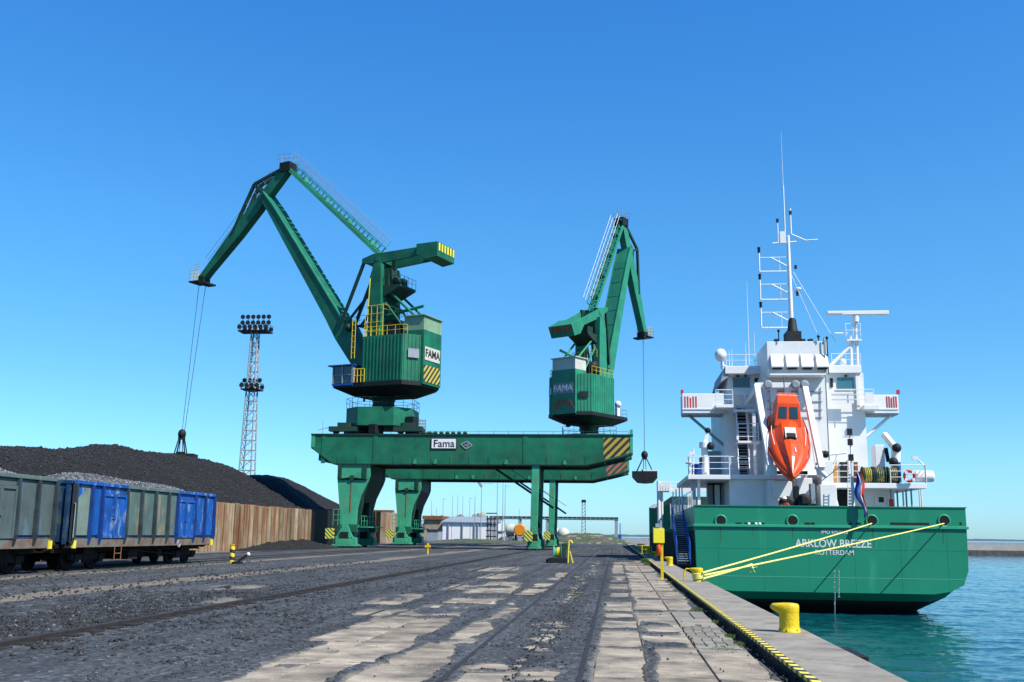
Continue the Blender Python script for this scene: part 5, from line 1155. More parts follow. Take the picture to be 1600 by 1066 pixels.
# bulwark with chock holes
bt = 3.28; holes = [(at(px, 813, Y=YS).x, at(px, 814, Y=YS).z) for px in (1126, 1238, 1362, 1475)]
def plate_with_holes(y, t, x0, x1, z0, z1, hs, r, sq):
    m = MB(); xs_ = x0
    def solid(a, c):
        if c-a > .001: m.box(a, y, z0, c, y+t, z1)
    for hx, hz in hs:
        solid(xs_, hx-sq); n = 24; inn = []; out = []
        for k in range(n):
            t_ = 2*math.pi*(k+.5)/n-math.pi/4*0; c_, s_ = math.cos(t_), math.sin(t_); inn.append((hx+r*c_, hz+r*s_))
            kx = sq/abs(c_) if abs(c_) > 1e-6 else 1e9; kz = ((z1-hz) if s_ > 0 else (hz-z0))/abs(s_) if abs(s_) > 1e-6 else 1e9; q_ = min(kx, kz); out.append((hx+q_*c_, hz+q_*s_))
        # snap nearest outline points to the corners
        for cx_, cz_ in ((hx-sq, z0), (hx+sq, z0), (hx+sq, z1), (hx-sq, z1)):
            k = min(range(n), key=lambda i: (out[i][0]-cx_)**2+(out[i][1]-cz_)**2); out[k] = (cx_, cz_)
        vv = [(x, y, z) for x, z in inn]+[(x, y, z) for x, z in out]+[(x, y+t, z) for x, z in inn]+[(x, y+t, z) for x, z in out]
        ff = []
        for k in range(n):
            j = (k+1) % n; ff += [(k, n+k, n+j, j), (2*n+k, 2*n+j, 3*n+j, 3*n+k), (k, j, 2*n+j, 2*n+k)]
        m.add(vv, ff); xs_ = hx+sq
    solid(xs_, x1); return m
bw_ = plate_with_holes(YS, .12, XC-HB, XC+HB, RUBZ+.05, bt, holes, .30, .45).build('stern_bulwark', SHIPG, ship)
b = MB(); b.box(XC-HB-.06, YS-.05, bt, XC+HB+.06, YS+.2, bt+.06); b.box(XC-HB, YS+.12, RUBZ+.05, XC-HB+.1, YS+26, bt); b.box(XC+HB-.1, YS+.12, RUBZ+.05, XC+HB, YS+26, bt); b.build('bulwark_rail', SHIPG, ship)
MB().box(XC-HB+.1, YS+.75, DK, XC+HB-.1, YS+.8, 3.2).build('hole_shade_plate', DARK, ship)  # dark plate added so the chock holes look shaded inside
RIMG = paint('rim_green', (.03, .30, .17), .4, .1, 2)
for hx, hz in holes: MB().torus((hx, YS-.02, hz), .31, .055, 'Y', 28, 8).build('mooring_chock', RIMG, ship)
for px0, px1 in ((1149, 1159), (1163, 1195), (1257, 1266), (1267, 1273), (1327, 1331), (1337, 1345), (1391, 1452), (1499, 1503)):
    a_, c_ = at(px0, 819, Y=YS), at(px1, 819, Y=YS); MB().box(a_.x, YS-.004, a_.z-.05, c_.x, YS+.02, a_.z+.09).build('slot_shade_bar', DARK, ship)  # solid dark bars, the inner shade of the slots painted on
for px in (1170, 1181, 1187): a_ = at(px, 819, Y=YS); MB().sphere((a_.x, YS-.03, a_.z), .09, 8).build('fairlead_roller', WHITE2, ship)
# names
LET = paint('letter_white', (.62, .66, .64), .5, .05, 3)
for s_, px, py, size, xs_ in (('ARKLOW BREEZE', 1302, 850, .60, .88), ('ROTTERDAM', 1304, 864, .38, .95), ('IMO 9757113', 1304, 832, .26, 1.0)):
    p = at(px, py, Y=YS-.008); text('lettering', s_, size, p, ROT_FRONT, LET, ship, .006, xs=xs_, bold=.012 if size > .5 else .004)
for k in range(13):
    p0 = at(1304, 893+k*4.2, Y=YS-.008); text('draught_mark', str(8-k*.4)[:1] if k % 2 == 0 else '-', .15, p0, ROT_FRONT, LET, ship, .004)
    p0 = at(1311, 893+k*3.3, Y=YS-.008); text('draught_mark', 'M' if k == 12 else str((8-k) % 10), .13, p0, ROT_FRONT, LET, ship, .004)
b = MB(); p0 = at(1305, 940, Y=YS-.05); b.tube((p0.x, YS-.08, -1.4), (p0.x, YS+.4, WZ-.5), .035, 6); b.build('draught_pole', GALV, ship)

def part(name, mat, px0, py0, px1, py1, Y, d, parent=None, bevel=.0):
    m = MB(); BX(m, px0, py0, px1, py1, Y, d); return m.build(name, mat, parent or ship, bevel=bevel)
# deckhouse below, poop platforms
part('deckhouse', WHITE, 1140, 748, 1300, 803, 66.5, 12)
part('deckhouse', WHITE, 1300, 762, 1398, 803, 68.0, 9)
for px0, px1 in ((1300, 1327),): part('doorway', DARK, px0+5, 765, px1-1, 803, 67.97, .02)
part('window', WHITE2, 1367, 774, 1386, 797, 67.95, .03); part('notice', GREEND, 1373, 777, 1381, 785, 67.92, .02)
part('poop_platform', WHITE, 1075, 742, 1141, 749, 65.6, 12, bevel=.02); part('poop_platform', WHITE, 1298, 755, 1448, 763, 65.6, 12, bevel=.02)
part('deckhouse_top', WHITE, 1140, 742, 1300, 749, 66.2, 10)
for px in (1084, 1092): part('pillar', GREYP if px == 1084 else WHITE, px-3.5 if px == 1084 else px-2, 749, px+3.5 if px == 1084 else px+2.5, 803, 66.2, .35)
for px in (1110, 1121, 1131): part('locker', (GREYP, RUSTP, WHITE)[int(px) % 3], px-4, 758, px+4, 803, 70, 1)
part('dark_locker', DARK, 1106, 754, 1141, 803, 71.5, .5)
for px in (1393, 1403, 1412, 1417, 1425, 1438, 1441):
    part('pillar', WHITE if px > 1430 or px == 1412 else GREYP, px-.9, 763, px+.9, 803, 66.5+(px % 3), .15)
part('extinguisher_box', RED, 1390.5, 780, 1396.5, 793, 66.4, .2)
# sloping buttresses under the lifeboat ramp
for px0, px1, sl in ((1200, 1210, 8), (1250, 1262, 6), (1283, 1300, 12)):
    a_, c_, e_, g_ = at(px0, 795, Y=65), at(px1+sl, 795, Y=65), at(px1, 750, Y=65), at(px0+2, 750, Y=65); MB().prism([a_, c_, e_, g_][::-1], (0, 1.4, 0)).build('buttress', WHITE, ship)
part('side_block', WHITE, 1283, 720, 1302, 757, 64.8, 1.4, bevel=.03); part('side_block', WHITE, 1282, 757, 1308, 800, 64.4, 1.8, bevel=.03)
part('centre_block', WHITE, 1208, 752, 1238, 778, 64.5, 1.6, bevel=.03); part('centre_block', WHITE, 1247, 747, 1270, 790, 64.7, 1.5, bevel=.03)
part('recess_shade_bar', DARK, 1206, 736, 1262, 741, 66.15, .3)  # solid dark bar painting the shade of a recess
# accommodation tower
TW = 70.0
part('tower', WHITE, 1131, 628, 1196, 745, TW+1.2, 9); part('tower', WHITE, 1294, 583, 1353, 745, TW+.5, 9.5)
part('funnel_casing', WHITE, 1196, 583, 1294, 745, TW-.9, 6)
part('side_annex', GREYP, 1106, 705, 1134, 745, 73.5, 3)
# wheelhouse
part('wheelhouse', WHITE, 1137, 585, 1196, 632, TW+2.2, 6); part('wheelhouse_roof', WHITE2, 1133, 572, 1199, 584, TW+1.4, 8, bevel=.03); part('wheelhouse_roof', WHITE2, 1292, 570.5, 1346, 583, TW+.2, 8, bevel=.03)
m = MB(); a_ = at(1133, 578, Y=TW+1.4); c_ = at(1126, 597, Y=TW+1.4)
m.prism([(a_.x, TW+1.5, a_.z+.2), (c_.x, TW+1.5, c_.z), (a_.x+.2, TW+1.5, c_.z+.35)], (0, 7, 0)); m.build('roof_visor', GREYP, ship)
part('window', GLASS, 1145.5, 591, 1171.5, 605.5, TW+2.14, .05); part('window_frame', GREYP, 1144, 589.8, 1173, 591, TW+2.1, .1)
part('window', DARK, 1179, 591, 1194, 598.5, TW+2.14, .05)
part('window', GLASSC, 1308, 590, 1334, 607.5, TW+.44, .05); part('window', DARK, 1297, 591, 1301.5, 605, TW+.44, .05)
part('window_post', WHITE2, 1338, 583, 1342.5, 640, TW+.3, .2); part('window_sill', WHITE, 1306, 608, 1336, 610, TW+.35, .15)
for px in (1153, 1165, 1322): part('deck_lamp', DARK, px-2, 586, px+2, 588.5, TW+(2.0 if px < 1200 else .3), .15)
# dark stains of vents
# funnel box with four louvre hoods
part('funnel', WHITE, 1198.5, 533.5, 1293, 585, TW-2.0, 5, bevel=.03)
for k in range(4):
    x0 = 1203.5+k*23.4; a_, c_ = at(x0, 553, Y=TW-2.05), at(x0+19, 553, Y=TW-2.05); zt_, zb_ = a_.z, at(x0, 575.5, Y=TW-2.05).z
    m = MB(); m.prism([(a_.x, TW-2.02, zt_), (a_.x, TW-2.45, zb_+.1), (a_.x, TW-2.45, zb_), (a_.x, TW-2.02, zb_)], (c_.x-a_.x, 0, 0)); h_ = m.build('vent_hood', WHITE2, ship, bevel=.02)
    MB().box(a_.x+.1, TW-2.40, zb_-.10, c_.x-.1, TW-2.1, zb_-.001).build('vent_grille', DARK, h_)
part('catwalk', WHITE2, 1203, 583.5, 1291, 586, TW-2.4, 1.2)
m = MB(); a_ = at(1239, 533, Y=TW+1); 
m.lathe((a_.x, TW+1, a_.z), [(.40, -.1), (.38, .75), (.34, .8), (.26, 1.5), (.14, 1.62)], 18); m.box(a_.x-.50, TW+.5, a_.z-.1, a_.x+.50, TW+1.8, a_.z+.60); m.build('exhaust_pipe', DARK, ship)
for px in (1214, 1255, 1267): part('exhaust_cap', DARK, px-3.5, 529.5, px+3.5, 533.4, TW, .5)
for px, t_ in ((1217, 517), (1279, 526), (1294.5, 528)): a_ = at(px, 585 if px > 1290 else 533, Y=TW-2.1); c_ = at(px, t_, Y=TW-2.1); m = MB(); m.tube(a_, (a_.x, a_.y, c_.z), .04, 6); m.sphere((a_.x, a_.y, c_.z), .10, 8); m.build('vent_pipe', DARK, ship)
a_ = at(1297, 745, Y=TW-2.15); c_ = at(1294.5, 528, Y=TW-2.15); MB().tube((a_.x, a_.y, a_.z), (a_.x, a_.y, c_.z), .045, 6).build('conduit', GREYP, ship)
# pipes and shade catching brackets on the casing
m = MB()
for py in (612, 627, 640, 652): p_, q_ = at(1199, py, Y=TW-.95), at(1285, py, Y=TW-.95); m.tube(p_, q_, .03, 5)
for px in (1204, 1282): p_, q_ = at(px, 605, Y=TW-.96), at(px, 655, Y=TW-.96); m.tube(p_, q_, .03, 5)
m.build('casing_pipe', GREYP, ship)
for k in range(3): part('air_duct', WHITE, 1204+k*22, 600+k*2, 1214+k*22, 628, TW-1.35, .45)
# bridge wings
for sg, px0, px1, tip in ((-1, 1066, 1131, 1066), (1, 1352, 1404, 1404)):
    YW = TW+1.0
    m = MB(); BX(m, px0, 615 if sg < 0 else 617, px1, 646, YW, 1.8); o = m.build('bridge_wing', WHITE, ship, bevel=.03)
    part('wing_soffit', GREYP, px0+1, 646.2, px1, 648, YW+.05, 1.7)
    part('wing_lip', WHITE2, px0 if sg < 0 else px0, 638.5, px1, 640, YW-.05, .05)
    for k in range(5):
        px = (1070.5+k*4.3) if sg < 0 else (1386+k*3.6); part('wing_marking', RED, px-1.0, 619.5+(k == 2)*2, px+1.0, 637, YW-.02, .015)
    part('wing_light', RED, tip-2+sg*0, 609, tip+2, 615.5, YW+.3, .3)
    a_ = at(px0+8 if sg < 0 else px1-10, 647, Y=YW+.6); c_ = at(1131 if sg < 0 else 1354, 696 if sg < 0 else 682, Y=YW+.6); m = MB(); m.tube(a_, c_, .10, 8); m.build('wing_strut', WHITE if sg > 0 else GREYP, ship)
def shrail(name, pts, mat=WHITE2, h=1.0, step=1.4, r=.028, mids=2):
    m = MB(); m.rail(pts, h, step, r, mids); return m.build(name, mat, ship)
g = lambda px, py, Y: at(px, py, Y=Y)
# balcony aft of the wing, left; landing stair
part('balcony', WHITE, 1118, 632, 1146, 637, TW-.9, 1.9, bevel=.02); shrail('railing', [g(1119, 632, TW-.85), g(1145, 632, TW-.85)], h=.98, step=.9)
part('balcony', WHITE, 1146, 640, 1180, 643, TW-.4, 1.5); part('canvas_screen', TOPW, 1148, 617, 1162, 633, TW-.35, .05); part('canvas_screen', TOPW, 1166, 617, 1180, 631, TW-.35, .05); shrail('railing', [g(1147, 640, TW-.3), g(1183, 640, TW-.3)], h=1.0, step=.9)
part('landing', WHITE, 1153, 689, 1187, 692.5, TW-1.4, 2.2, bevel=.02); shrail('railing', [g(1154, 689, TW-1.35), g(1185, 689, TW-1.35)], h=1.15, step=.7, mids=3)
shrail('railing', [g(1297, 632, TW-.2), g(1366, 632, TW-.2)], h=1.0, step=1.3)
part('balcony', WHITE, 1350, 632.5, 1374, 640, TW-.3, 1.6, bevel=.02); part('canvas_screen', WHITE2, 1299, 612.5, 1334, 630, TW-.05, .04); part('canvas_screen', WHITE2, 1352, 613, 1364, 631, TW-.25, .04)
# stairs
def stair(px0, px1, pt, pb, Yt, Yb, n):
    m = MB(); st = MB()
    A0, A1, B0, B1 = g(px0, pt, Yt), g(px1, pt, Yt), g(px0+4, pb, Yb), g(px1+4, pb, Yb)
    for a_, c_ in ((A0, B0), (A1, B1)): m.beam(a_, c_, .05, .24); m.tube(a_+Vector((0, 0, .95)), c_+Vector((0, 0, .95)), .025, 5)
    so = m.build('stair_stringer', WHITE, ship)
    for k in range(n):
        u = (k+.5)/n; p_, q_ = A0.lerp(B0, u), A1.lerp(B1, u); MB().box(p_.x+.03, p_.y-.12, p_.z, q_.x-.03, p_.y+.12, p_.z+.035).build('tread', GREYP, so)
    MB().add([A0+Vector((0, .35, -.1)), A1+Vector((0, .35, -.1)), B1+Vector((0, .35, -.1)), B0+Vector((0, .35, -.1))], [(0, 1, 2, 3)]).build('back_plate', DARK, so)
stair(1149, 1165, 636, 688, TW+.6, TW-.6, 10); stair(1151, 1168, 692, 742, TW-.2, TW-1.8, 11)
part('stair_column', WHITE, 1177, 645, 1182, 742, TW-1.2, .3); part('painted_stair_shade', GREYP, 1172, 645, 1195, 688, TW+1.1, .1)  # grey sheet paints the shade behind the stair
# poop railings
shrail('railing', [g(1076, 742, 71), g(1076, 742, 65.7), g(1140, 742, 65.7)], h=1.15, step=1.3); shrail('railing', [g(1142, 742, 66.3), g(1183, 742, 66.3)], h=1.15, step=1.3)
shrail('railing', [g(1392, 755, 65.7), g(1447, 755, 65.7), g(1447, 755, 71)], h=1.1, step=1.1); shrail('railing', [g(1302, 755, 65.7), g(1344, 755, 65.7)], h=1.1, step=1.3)
# things on port platform
part('rubber_boat_cradle', BLUEN, 1083, 725, 1103, 741, 67, 1.2)
def small_crane(px, Yp, b0, top, tipx, tipy, lean, name):
    m = MB(); a_ = g(px, b0, Yp); c_ = g(px-1, top, Yp); t_ = g(tipx, tipy, Yp+lean)
    m.tube(a_, c_, .22, 12); m.tube(c_, c_+Vector((0, 0, .35)), .34, 12); m.beam(c_+Vector((.05, 0, .3)), t_, .26, .3, w2=.18, h2=.2); m.build(name, WHITE, ship)
    m = MB(); m.sphere(c_+Vector((.35, -.2, .1)), .26, 10); m.sphere(t_, .2, 8); m.split('crane_motor', DARK, ship)
small_crane(1102, 66.4, 742, 700, 1106, 673, 0, 'stores_crane')
for px, t_ in ((1083.5, 700), (1078, 714)): a_ = g(px, 742, 66); c_ = g(px, t_, 66); m = MB(); m.tube(a_, c_, .045, 6); m.box(a_.x-.25, 65.9, c_.z-.45, a_.x+.12, 66.1, c_.z-.25); m.build('lamp_pole', WHITE2, ship)
part('lamp', DARK, 1093, 715, 1097, 726, 66.3, .25)
# starboard: crane, rope reels, life raft, ring
part('stores_locker', WHITE, 1368, 695, 1383, 745, 68.5, 1.2, bevel=.03)
m = MB(); a_, c_, e_ = g(1399, 750, 68), g(1400, 702, 68), g(1381, 679, 69); m.tube(a_, c_, .3, 12); m.beam(c_, e_, .32, .34); m.build('provision_crane', WHITE, ship); m = MB(); m.sphere(g(1401, 700, 67.8), .3, 10); m.sphere(g(1396, 722, 67.6), .3, 10); m.beam(g(1384, 700, 68.5), g(1388, 722, 68.5), .2, .2); m.split('crane_motor', DARK, ship)
ROPEY = paint('reel_rope_yellow', (.62, .50, .05), .85, .3, 12); ROPEG = paint('reel_rope_dark', (.14, .15, .10), .85, .5, 10, col2=(.50, .42, .08), c2amt=(.5, .55), c2scale=5)
for px0, px1, mm in ((1348, 1362, ROPEY), (1366, 1381, ROPEG), (1387, 1402, ROPEG)):
    a_, c_ = g(px0, 743, 67), g(px1, 743, 67); w = c_.x-a_.x; m = MB(); rr = .52
    m.lathe((a_.x, 67, a_.z), [(.25, 0), (.46, .02), (.5, w*.3), (.47, w*.5), (.5, w*.75), (.44, w-.02), (.25, w)], 20, axis='X'); o = m.build('rope_coil', mm, ship)
    m = MB(); 
    for x in (a_.x-.05, c_.x): m.lathe((x, 67, a_.z), [(.56, 0), (.56, .05)], 22, axis='X')
    m.box(a_.x-.05, 66.8, a_.z-.7, a_.x+.02, 67.2, a_.z); m.box(c_.x, 66.8, a_.z-.7, c_.x+.07, 67.2, a_.z)
    for k in range(5): m.torus((a_.x+w*(k+.5)/5, 67, a_.z), .49, .028, 'X', 20, 5)
    m.build('reel', GREEND, o)
a_ = g(1421, 744, 65.4); m = MB(); m.torus((a_.x, 65.4, a_.z), .30, .09, 'Y', 24, 8); m.build('lifebuoy', RED, ship); 
m = MB(); 
for t_ in (.8, 2.35, 3.9, 5.5): m.box(a_.x+.3*math.cos(t_)-.08, 65.29, a_.z+.3*math.sin(t_)-.08, a_.x+.3*math.cos(t_)+.08, 65.32, a_.z+.3*math.sin(t_)+.08)
m.build('lifebuoy_band', WHITE2, ship)['kind'] = 'stuff'
a_ = g(1428, 744, 66.5); m = MB(); m.lathe((a_.x, 66.7, a_.z), [(.1, 0), (.33, .1), (.36, .2), (.36, 1.1), (.33, 1.2), (.1, 1.3)], 16, axis='X'); m.build('life_raft_canister', WHITE2, ship)
a_ = g(1447, 755, 65.9); c_ = g(1444, 716, 65.9); m = MB(); m.path([a_, (a_.x, 65.9, c_.z-.5), (a_.x-.5, 65.9, c_.z)], .05); m.box(a_.x-.75, 65.8, c_.z-.1, a_.x-.4, 66, c_.z+.1); m.build('lamp_pole', WHITE2, ship)
for px, mm, px1 in ((1303, RUSTP, 1308), (1313, DARK, 1327), (1336, RUSTP, 1341), (1404, BLUEN, 1408)): part('deck_cabinet', paint('ochre', (.55, .27, .05), .6, .2, 2) if mm is RUSTP and px < 1310 else mm, px, 722, px1, 754, 67.5, .5)
part('deck_cabinet', WHITE2, 1308, 718, 1313, 754, 67.6, .5)
# lamps cluster right of the ramp + ladder
for px in (1284.5, 1290): m = MB(); m.sphere(g(px, 710, 65), .23, 10); m.build('deck_light', DARK, ship)
m = MB(); m.tube(g(1283, 712, 65.2), g(1322, 708, 65.2), .07, 6); m.tube(g(1300, 735, 65.2), g(1309, 709, 65.2), .06, 6); m.build('light_arm', WHITE, ship)
m = MB()
for dx in (0, 8): m.tube(g(1325+dx, 800, 63.5), g(1325+dx, 722, 63.5), .03, 5)
for k in range(16): m.tube(g(1325, 725+k*5, 63.5), g(1333, 725+k*5, 63.5), .02, 4)
m.build('ladder', WHITE2, ship)
# radar mast on the starboard side
m = MB()
for px, t_ in ((1330.5, 525), (1340, 498)): m.tube(g(px, 571, TW+1.5), (g(px, 571, TW+1.5).x, TW+1.5, g(px, t_, TW+1.5).z), .12, 8)
m.tube(g(1298, 571, TW+1.5), g(1339, 531, TW+1.5), .13, 8); m.box(g(1322, 531, TW+1.5).x, TW+1.2, g(1322, 531, TW+1.5).z-.12, g(1345, 531, TW+1.5).x, TW+1.9, g(1322, 531, TW+1.5).z)
m.tube(g(1304, 521, TW+1.4), g(1325, 521, TW+1.4), .06, 6); m.build('radar_mast', WHITE2, ship)
m = MB(); a_, c_ = g(1292, 490, TW+1.3), g(1388, 490, TW+1.3); m.box(a_.x, TW+1.1, a_.z-.13, c_.x, TW+1.45, a_.z+.14); m.tube(g(1337, 494, TW+1.3), g(1337, 503, TW+1.3), .22, 10); ro = m.build('radar_scanner', WHITE2, ship, bevel=.03)
part('scanner_plate', GREYP, 1294, 489.5, 1316, 493, TW+1.09, .01, parent=ro)
m = MB(); m.rail([g(1322, 526, TW+1.3), g(1345, 526, TW+1.3)], .9, .6, .025, 1); m.build('mast_railing', WHITE2, ship); m = MB(); m.sphere(g(1317, 566, TW+1.5), .25, 10); m.build('aerial_dome', WHITE2, ship)
# satcom domes and whip aerials on the port roof
m = MB(); p_ = g(1126, 555, TW+1.8); m.sphere((p_.x, p_.y, p_.z), .42, 14, sz=1.1); m.tube((p_.x+.1, p_.y, p_.z-1.0), (p_.x+.1, p_.y, p_.z-.3), .12, 8); m.beam((p_.x, p_.y, p_.z-.6), (p_.x+1.2, p_.y, p_.z-1.2), .1, .1); m.build('satellite_dome', WHITE2, ship)
for px, t_, r_ in ((1171, 440, .035), (1166, 535, .03), (1140, 548, .03), (1144, 545, .03), (1180, 520, .025)): a_ = g(px, 573, TW+2); c_ = g(px, t_, TW+2); m = MB(); m.tube(a_, (a_.x, a_.y, c_.z), r_, 5, r2=.012); m.build('whip_aerial', WHITE2, ship)
m = MB(); m.rail([g(1135, 572, TW+1.5), g(1195, 572, TW+1.5)], .8, 1.2, .02, 1); m.rail([g(1300, 571, TW+.3), g(1345, 571, TW+.3)], .8, 1.2, .02, 1); m.build('roof_railing', WHITE2, ship)
# main mast
YM = TW+3.0; base = g(1238, 540, YM); zz = lambda py: g(1237, py, YM).z; xx = lambda px, py=450: g(px, py, YM).x
m = MB(); m.tube((base.x, YM, base.z), (base.x, YM, zz(368)), .17, 10, r2=.11); mast = m.build('main_mast', WHITE2, ship)
sc_ = (xx(1300)-xx(1200))/100
X_ = lambda px: base.x+(px-1237)*sc_
m = MB()
for k, (y0, y1, yl) in enumerate(((512, 488, 478), (468, 444, 434), (424, 402, 392))):
    zb_, zu_, zl_ = zz(y0), zz(y1), zz(yl)
    m.tube((X_(1190), YM, zb_), (X_(1236), YM, zb_), .055, 6); m.tube((X_(1190), YM, zu_), (X_(1236), YM, zu_), .03, 5); m.tube((X_(1190), YM, zb_), (X_(1190), YM, zl_), .055, 6); m.tube((X_(1208), YM, zu_), (X_(1234), YM, zz(y1+14)), .05, 6); m.tube((X_(1222), YM, zb_), (X_(1222), YM, zu_), .02, 4)
m.tube((X_(1212), YM, zz(380)), (X_(1250), YM, zz(378)), .06, 6); m.tube((X_(1242), YM, zz(366)), (X_(1264), YM, zz(376)), .05, 5); m.tube((X_(1264), YM, zz(376)), (X_(1284), YM, zz(375)), .04, 5)
m.tube((X_(1242), YM, zz(366)), (X_(1242), YM, zz(326)), .06, 6); m.tube((X_(1221), YM, zz(378)), (X_(1221), YM, zz(346)), .05, 6); m.box(X_(1224), YM-.1, zz(380), X_(1233), YM+.1, zz(362)); m.tube((X_(1232.5), YM, zz(378)), (X_(1232.5), YM, zz(290)), .05, 6); m.tube((X_(1232.5), YM, zz(290)), (X_(1232.5), YM, zz(205)), .022, 5, r2=.008)
m.sphere((X_(1250), YM, zz(452)), .25, 10, sz=.5); m.tube((X_(1237), YM, zz(458)), (X_(1250), YM, zz(455)), .05, 5)
m.build('mast_yard', WHITE2, mast)
for y in (480, 436, 394): MB().lathe((X_(1190), YM, zz(y)), [(.10, 0), (.09, .3), (.12, .32), (.12, .38)], 10).build('signal_lamp', DARK, mast)
for px, py in ((1247, 418), (1248, 460), (1221, 345), (1242, 333)): MB().box(X_(px)-.08, YM-.1, zz(py)-.1, X_(px)+.08, YM+.1, zz(py)+.15).build('signal_lamp', DARK, mast)
for a_, c_ in (((1235, 440), (1184, 545)), ((1240, 430), (1275, 533)), ((1243, 425), (1300, 540)), ((1205, 490), (1150, 572))):
    m = MB(); m.tube((X_(a_[0]), YM, zz(a_[1])), (X_(c_[0]), YM-1, zz(c_[1])), .014, 4); m.build('stay_wire', GALV, mast)
# lifeboat ramp frame
P_ = {}
TL_, BL_, TR_, BR_ = g(1182, 603, 67.2), g(1204, 730, 63.2), g(1257, 603, 67.2), g(1284, 733, 63.2)
m = MB(); m.beam(TL_, BL_, .36, .40); m.build('ramp_beam', WHITE2, ship, bevel=.03); m = MB(); m.beam(TR_, BR_, .36, .40); m.build('ramp_beam', WHITE2, ship, bevel=.03)
m = MB(); m.beam(TL_+Vector((-.1, .2, .05)), TR_+Vector((.1, .2, .05)), .32, .34); m.build('ramp_crossbar', WHITE2, ship, bevel=.03)
for px in (1200, 1243, 1257): m = MB(); p_ = g(px, 601, 67); m.lathe((p_.x, 66.9, p_.z), [(.2, 0), (.28, .05), (.28, .3), (.2, .35)], 14, axis='Y'); m.build('sheave', GREYP, ship)
for b0, b1 in ((g(1182, 603, 67.4), g(1160, 640, TW+.5)), (g(1204, 730, 63.2), g(1204, 745, 64.8)), (g(1268, 655, 66), g(1276, 690, 67)), (g(1284, 733, 63.2), g(1284, 745, 64.6))): m = MB(); m.tube(b0, b1, .1, 8); m.build('ramp_strut', WHITE, ship)
m = MB(); p_ = g(1204, 736, 63.3); m.box(p_.x-.3, 63.1, p_.z-.3, p_.x+.35, 63.8, p_.z+.35); p_ = g(1283, 742, 63.3); m.tube((p_.x-.3, 63.3, p_.z+.5), (p_.x+.3, 63.3, p_.z-.1), .14, 8); m.split('ramp_foot', WHITE2, ship)
for px, c__, py0 in ((1264, RED, 640), (1270, WHITE2, 690)):
    m = MB(); m.beam(g(px, py0, 66.5), g(px+9, py0+55, 65), .14, .2); m.build('guide_strip', c__, ship)

# flagstaff and flag
fs = empty('flagstaff', g(1334, 800, 60.35), label='thin white flagstaff at the stern with dark lamps, carrying the flag', cat='flagstaff')
p0 = g(1334, 800, 60.35); m = MB(); m.tube((p0.x, 60.35, DK), (p0.x, 60.35, g(1331, 672, 60.35).z), .05, 8); m.tube((p0.x, 60.35, DK), (p0.x, 60.35, g(1331, 745, 60.35).z), .09, 8); m.build('pole', WHITE2, fs)
for py in (675, 691, 715): p_ = g(1331, py, 60.35); m = MB(); m.box(p0.x-.14, 60.25, p_.z-.18, p0.x+.12, 60.45, p_.z+.18); m.build('lamp', DARK, fs)
m = MB(); m.tube((p0.x-.4, 60.35, g(1331, 683, 60.35).z), (p0.x+.2, 60.35, g(1331, 683, 60.35).z), .02, 5); m.tube((p0.x, 60.35, g(1331, 716, 60.35).z), g(1283, 752, 63), .025, 5); m.split('stay', GREYP, fs)
fl = empty('dutch_flag', g(1345, 740, 61.0), label='red, white and blue striped flag hanging limp from the stern flagstaff', cat='flag')
A_ = g(1340, 738, 60.1); B_ = g(1351, 808, 59.5)
FB = paint('flag_blue', (.02, .08, .42), .8, .1, 2); FW = paint('flag_white', (.75, .75, .75), .8, .1, 2); FR = paint('flag_red', (.55, .03, .03), .8, .1, 2)
nv, nu = 26, 12; vs = []
for j in range(nv):
    t = j/(nv-1); c_ = A_.lerp(B_, t)
    w = .16+.26*math.sin(math.pi*min(1, t*1.1+.12))
    for i in range(nu+1):
        u = i/nu-.5; vs.append((c_.x+u*w*1.2+.10*math.sin(t*9), c_.y+.16*math.sin(u*15+t*5), c_.z+.06*math.sin(u*9)))
for nm, a0, a1, mt in (('red_stripe', 8, 12, FR), ('white_stripe', 4, 8, FW), ('blue_stripe', 0, 4, FB)):
    m = MB(); m.add(vs, [(j*(nu+1)+i, j*(nu+1)+i+1, (j+1)*(nu+1)+i+1, (j+1)*(nu+1)+i) for j in range(nv-1) for i in range(a0, a1)], 0, True)
    o = m.split(nm, mt, fl)[0]; md = o.modifiers.new('solidify', 'SOLIDIFY'); md.thickness = .008

# lifeboat
lb = empty('lifeboat', g(1236, 745, 61.5), label='bright orange enclosed lifeboat hanging bow down on its white ramp', cat='lifeboat')
bow = g(1238, 746, 61.6); ste = g(1226, 650, 66.6)
ax = (bow-ste).normalized(); LL = (bow-ste).length; rt = Vector((1, 0, 0)); rt = (rt-ax*rt.dot(ax)).normalized(); upv = rt.cross(ax).normalized()
if upv.z < 0: upv = -upv
def lp(t, x, h): return ste+ax*(LL*t)+rt*x+upv*h
st_ = [(0, .80, .75, .45), (.08, 1.08, .95, .65), (.25, 1.22, 1.0, .72), (.5, 1.24, 1.0, .66), (.68, 1.10, .95, .50), (.82, .76, .85, .36), (.92, .40, .7, .26), (1.0, .05, .35, .15)]
wed = [(.30, .95, .45, 1.05), (.50, .92, .42, 1.02), (.66, .74, .34, .90), (.82, .44, .26, .70), (1.0, .03, .10, .28)]
NS = 20; vs = []
for t, w, hd, hu in st_:
    for k in range(NS):
        a = 2*math.pi*k/NS; c_, s_ = math.cos(a), math.sin(a)
        x = w*(abs(c_)**.75)*(1 if c_ > 0 else -1); h = (hu if s_ > 0 else hd)*(abs(s_)**(.8 if s_ > 0 else 1.25))*(1 if s_ > 0 else -1)
        vs.append(lp(t, x, h))
m = MB(); m.add(vs, [(i*NS+k, (i+1)*NS+k, (i+1)*NS+(k+1) % NS, i*NS+(k+1) % NS) for i in range(len(st_)-1) for k in range(NS)], 0, True); m.add(vs[:NS], [tuple(range(NS))]); m.add(vs[-NS:], [tuple(range(NS))[::-1]])
